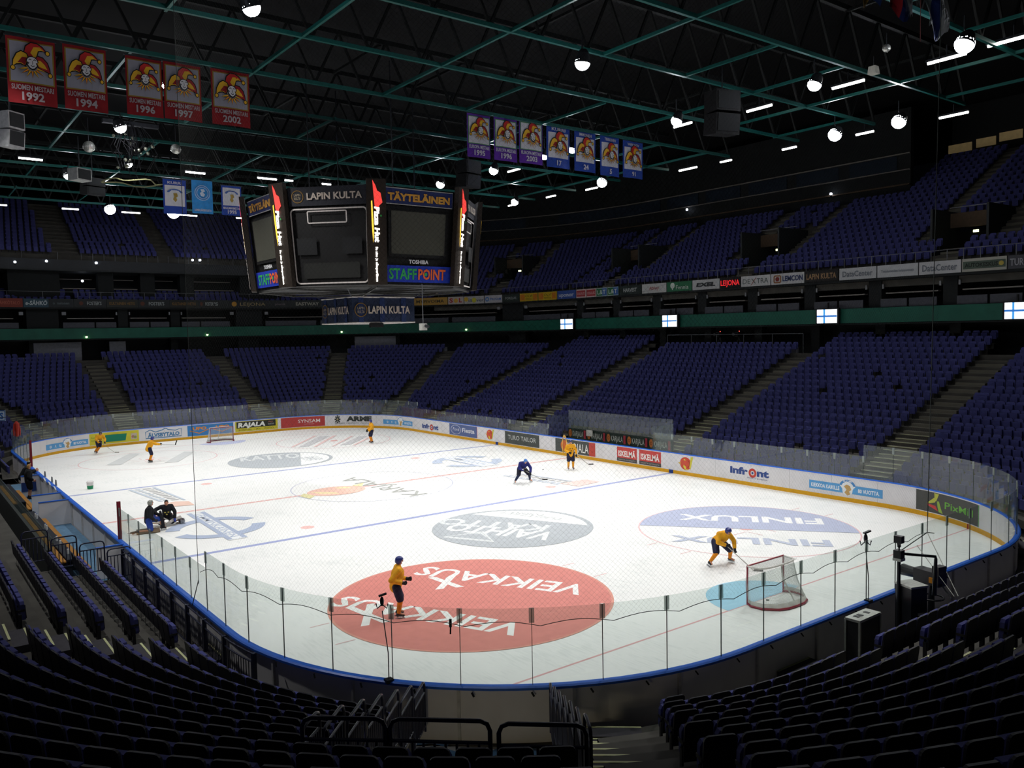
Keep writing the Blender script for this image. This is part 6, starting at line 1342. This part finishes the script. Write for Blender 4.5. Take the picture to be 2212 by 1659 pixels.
MB().box(b2+Vector((0, .05, zc)), (.34, .75, .36), 0, Rc).build('body', GEAR, e); MB().tube([b2+Vector((.05, .4, zc)), b2+Vector((.12, .85, zc))], [.13, .16], 12).build('lens', GEAR, e); MB().box(b2+Vector((-.12, -.25, zc+.27)), (.3, .2, .2), 0, Rc).build('viewfinder', GEAR, e); MB().box(b2+Vector((-.25, -.1, zc-.02)), (.04, .1, .14), 0, Rc).build('orange_tag', ink('D08A1E'), e)
MB().tube([b2+Vector((.3*cos(a), .3*sin(a), zc-.55)) for a in [2*pi*i/20 for i in range(20)]], .025, 6, closed=True).build('steering_ring', GEAR, e); MB().tube([b2, b2+Vector((0, 0, zc-.2))], [.11, .07], 10).build('pedestal', GEAR, e); MB().tube([b2+Vector((-.1, -.3, zc-.12)), b2+Vector((-.5, -.75, zc-.3))], .02, 6).build('pan_bar', GEAR, e)
for i in range(3): a = 2*pi*i/3+.3; MB().bar(b2+Vector((0, 0, .12)), b2+Vector((.45*cos(a), .45*sin(a), .1)), .09, .07).build('foot', GEAR, e)
b3 = at_o(1864, 1350, .85); zt = zat(b3, 1864, 1330); e = empty('flight_case', b3, label='long silver topped flight case standing behind the near boards', cat='case'); Rz = Matrix.Rotation(.02, 3, 'Z')
LC = .95; MB().box(b3+Vector((0, 0, zt/2)), (LC, .36, zt-.04), 0, Rz).build('body', mat('case_black', '26262A', .5), e); MB().box(b3+Vector((0, 0, zt)), (LC+.03, .39, .06), 0, Rz).build('lid', ALU, e)
for sx in (-1, 1):
    for sy in (-1, 1): MB().box(b3+Rz @ Vector((sx*LC/2, sy*.18, zt/2)), (.05, .05, zt), 0, Rz).build('corner_edge', ALU, e)
b = MB()
for x in (-.25, -.1, .2): b.box(b3+Vector((x, .02, zt+.035)), (.1, .14, .012))
b.build('lid_fittings', GEAR, e)
def rodcam(x, ytop, xb, yb, label, sc=1.0):
    c0 = onoff(xb, yb, .1, False); c0.z = 1.22; zt = zat(c0, x, ytop); tp = atdep(x, ytop, c0); e = empty('rod_camera', c0, label=label, cat='camera')
    MB().tube([c0, c0+Vector((0, 0, .6)), Vector((tp.x, tp.y, tp.z-.32*sc))], .012, 5).build('rod', GEAR, e); MB().ball(tp, (.07*sc, .07*sc, .17*sc), 10, 8).build('body', GEAR, e); MB().bar(tp+Vector((-.12*sc, 0, .2*sc)), tp+RI*.16*sc+Vector((0, 0, .27*sc)), .1*sc, .05*sc).build('hood', GEAR, e)
    b = MB()
    for q in (-1, 1): b.tube([tp-Vector((0, 0, .1*sc)), tp+RI*.16*sc*q-Vector((0, 0, .24*sc)), tp+RI*.2*sc*q-Vector((0, 0, .08*sc))], .022*sc, 6)
    b.build('fork', GEAR, e); MB().box(c0, (.16, .16, .08)).build('clamp', GEAR, e)
rodcam(825, 1299, 840, 1462, 'small black forked camera on the near glass before the standing yellow player', .62); rodcam(1870, 1163, 1876, 1283, 'small black camera with forked bracket above the near right glass', .75)
P = onoff(973, 1348, .08, False); e = empty('microphone', P, label='small black microphone clipped on the near glass', cat='microphone'); MB().tube([P+Vector((0, 0, .1)), P-Vector((0, 0, .06))], .03, 8).build('body', GEAR, e); MB().tube([P-Vector((0, 0, .06)), P-Vector((.02, .02, .2))], .018, 6).build('plug', GEAR, e)
A, Bq = at_o(1880, 1440, 2.2), at_o(1912, 1375, 1.4); A = Vector((A.x, A.y, zat(A, 1878, 1441))); Bq = Vector((Bq.x, Bq.y, zat(Bq, 1910, 1376))); MB().tube([A, Bq], .018, 6).build('wooden_stick', mat('stick_wood', 'B08A4A', .5), label='thin pale wooden stick leaning on the near right seats', cat='stick')
# ------------------------------------------------------------------ safety net behind the near goal, with its ropes
N0, N1 = SL+19.44, 2*ST1+3*ARC+ST2+CX+2.0
NET = empty('safety_net', pv(N0, .25, 2.6), label='fine dark safety net hanging behind the near goal from the roof', cat='net')
b = MB(); D = .11; Ltot = N1-N0; Hn = 17.2; z0 = 2.62
def np_(u, v): return pv(N0+u, .25, z0+v)
def strand(b, u0, v0, u1, v1, w=.0011):
    n = max(1, int(abs(u1-u0)/.9)); pts = [np_(u0+(u1-u0)*i/n, v0+(v1-v0)*i/n) for i in range(n+1)]; base = len(b.v)
    for P in pts: b.v += [(P.x, P.y, P.z-w), (P.x, P.y, P.z+w)]
    for i in range(n): q = base+2*i; b.f.append((q, q+2, q+3, q+1)); b.m.append(0)
k = -int(Hn/D)
while k*D < Ltot:
    u0 = k*D; a, c_ = max(0, u0), min(Ltot, u0+Hn)
    if c_ > a: strand(b, a, a-u0, c_, c_-u0); strand(b, a, Hn-(a-u0), c_, Hn-(c_-u0))
    k += 1
b.build('mesh', mat('net_dark', '8A8C8A', .8, 0, .05), NET, kind='stuff')
ROPE = mat('rope_dark', '3E4442', .7)
pts = []
n = int(Ltot/1.47)
for i in range(n*8+1):
    u = Ltot*i/(n*8); f = (i % 8)/8; pts.append(pv(N0+u, .2, 2.5+.1*sin(pi*f)+(.0 if i > 6 else -.2*(1-i/6))))
MB().tube(pts, .008, 5).build('bottom_rope', ROPE, NET); MB().tube([pv(N0, .25, 2.0), pv(N0, .25, 19.9)], .008, 5).build('edge_rope', ROPE, NET); MB().tube([pv(N0, .25, 2.1), pv(N0-.5, .3, 1.3)], .012, 5).build('tie_rope', ROPE, NET)
E_ = pv(N1, .2, 2.5); sd_ = at_o(2070, 1288, 1.9); sd_.z = zat(sd_, 2070, 1288); kn = onoff(2003, 1150, .2, False)
MB().tube([E_, kn, sd_], .012, 5).build('end_rope', mat('rope_pale', 'A9ADA6', .7), NET); MB().tube([kn, pv(N1, .25, 19.8)], .012, 5).build('edge_rope', ROPE, NET); q = onoff(1981, 1178, .3, False); MB().tube([q, sd_+Vector((-.1, .05, 0))], .01, 5).build('end_rope', mat('rope_pale', 'A9ADA6', .7), NET)
MB().tube([kn, onoff(1948, 1188, .4, False)], .014, 5).build('tie_rope', ROPE, NET)
# ------------------------------------------------------------------ television platform at the top of the right lower stand
def on_plat(x, y, o): P = onoff(x, y, o); return Vector((P.x, P.y, 6.6))
e = empty('platform_rail', on_plat(1440, 728, 16.35), label='thin dark rail along the front of the camera platform', cat='railing'); A, Bq = on_plat(1442, 728, 16.4), on_plat(1735, 730, 16.4); zr = 7.95
MB().tube([(A.x, A.y, zr), (Bq.x, Bq.y, zr)], .025, 6).build('top_rail', PALE, e)
for i in range(6): q = A.lerp(Bq, i/5); MB().tube([(q.x, q.y, 6.4), (q.x, q.y, zr)], .02, 5).build('post', PALE, e)
for i, (x, lb) in enumerate(((1556, 'television camera on tripod on the right platform, left one'), (1597, 'television camera on tripod on the right platform, right one'))):
    q = on_plat(x, 735, 17.6); e = empty('television_camera', q, label='dark '+lb, cat='camera', group='cameras on the right platform'); q.z = 6.4
    for j in range(3): a = 2*pi*j/3; MB().tube([q+Vector((0, 0, 1.35)), q+Vector((.5*cos(a), .5*sin(a), 0))], .03, 5).build('tripod_leg', GEAR, e)
    MB().box(q+Vector((0, 0, 1.55)), (.75, .3, .35)).build('body', GEAR, e); MB().tube([q+Vector((-.35, 0, 1.55)), q+Vector((-.75, 0, 1.55))], .13, 8).build('lens', GEAR, e); MB().ball(q+Vector((-.2, -.15, 1.78)), .03, 6, 4).build('tally_lamp', mat('tally_red', 'FF5040', .4, 0, 0, emis=5), e)
q = on_plat(1622, 740, 17.3); e = empty('table', q, label='small table with pale top on the right platform', cat='table'); MB().box((q.x, q.y, 7.15), (.8, 1.6, .05)).build('top', ALU, e)
for sx in (-.35, .35):
    for sy in (-.7, .7): MB().box((q.x+sx, q.y+sy, 6.77), (.05, .05, .74)).build('leg', GEAR, e)
q = on_plat(1675, 748, 17.0); e = empty('bench', q, label='long pale bench on the right platform', cat='bench'); MB().box((q.x, q.y, 6.85), (.3, 2.6, .06)).build('top', mat('bench_pale', 'C9C9C4', .5), e)
for sy in (-1.1, 0, 1.1): MB().box((q.x, q.y+sy, 6.62), (.25, .05, .42)).build('leg', GEAR, e)
# seat number plates on the near stairs
for k in range(1, 9):
    P = VC+VE*(RC+ok_(k)+.09)+VN*(-2.95); z = zk(k)+.03
    mp = planemap((P.x, P.y, z), (-VN.x, -VN.y, 0), (VE.x, VE.y, 0)); s = S2().rect(-.1, -.06, .2, .12, 'E2E2DC'); s.layer = 2; s.text(str(k+1), 0, -.035, .07, '2A2A2A', center=True); s.build('row_plate', lambda u, v, d, m=mp: m(u, v, -d), NS)
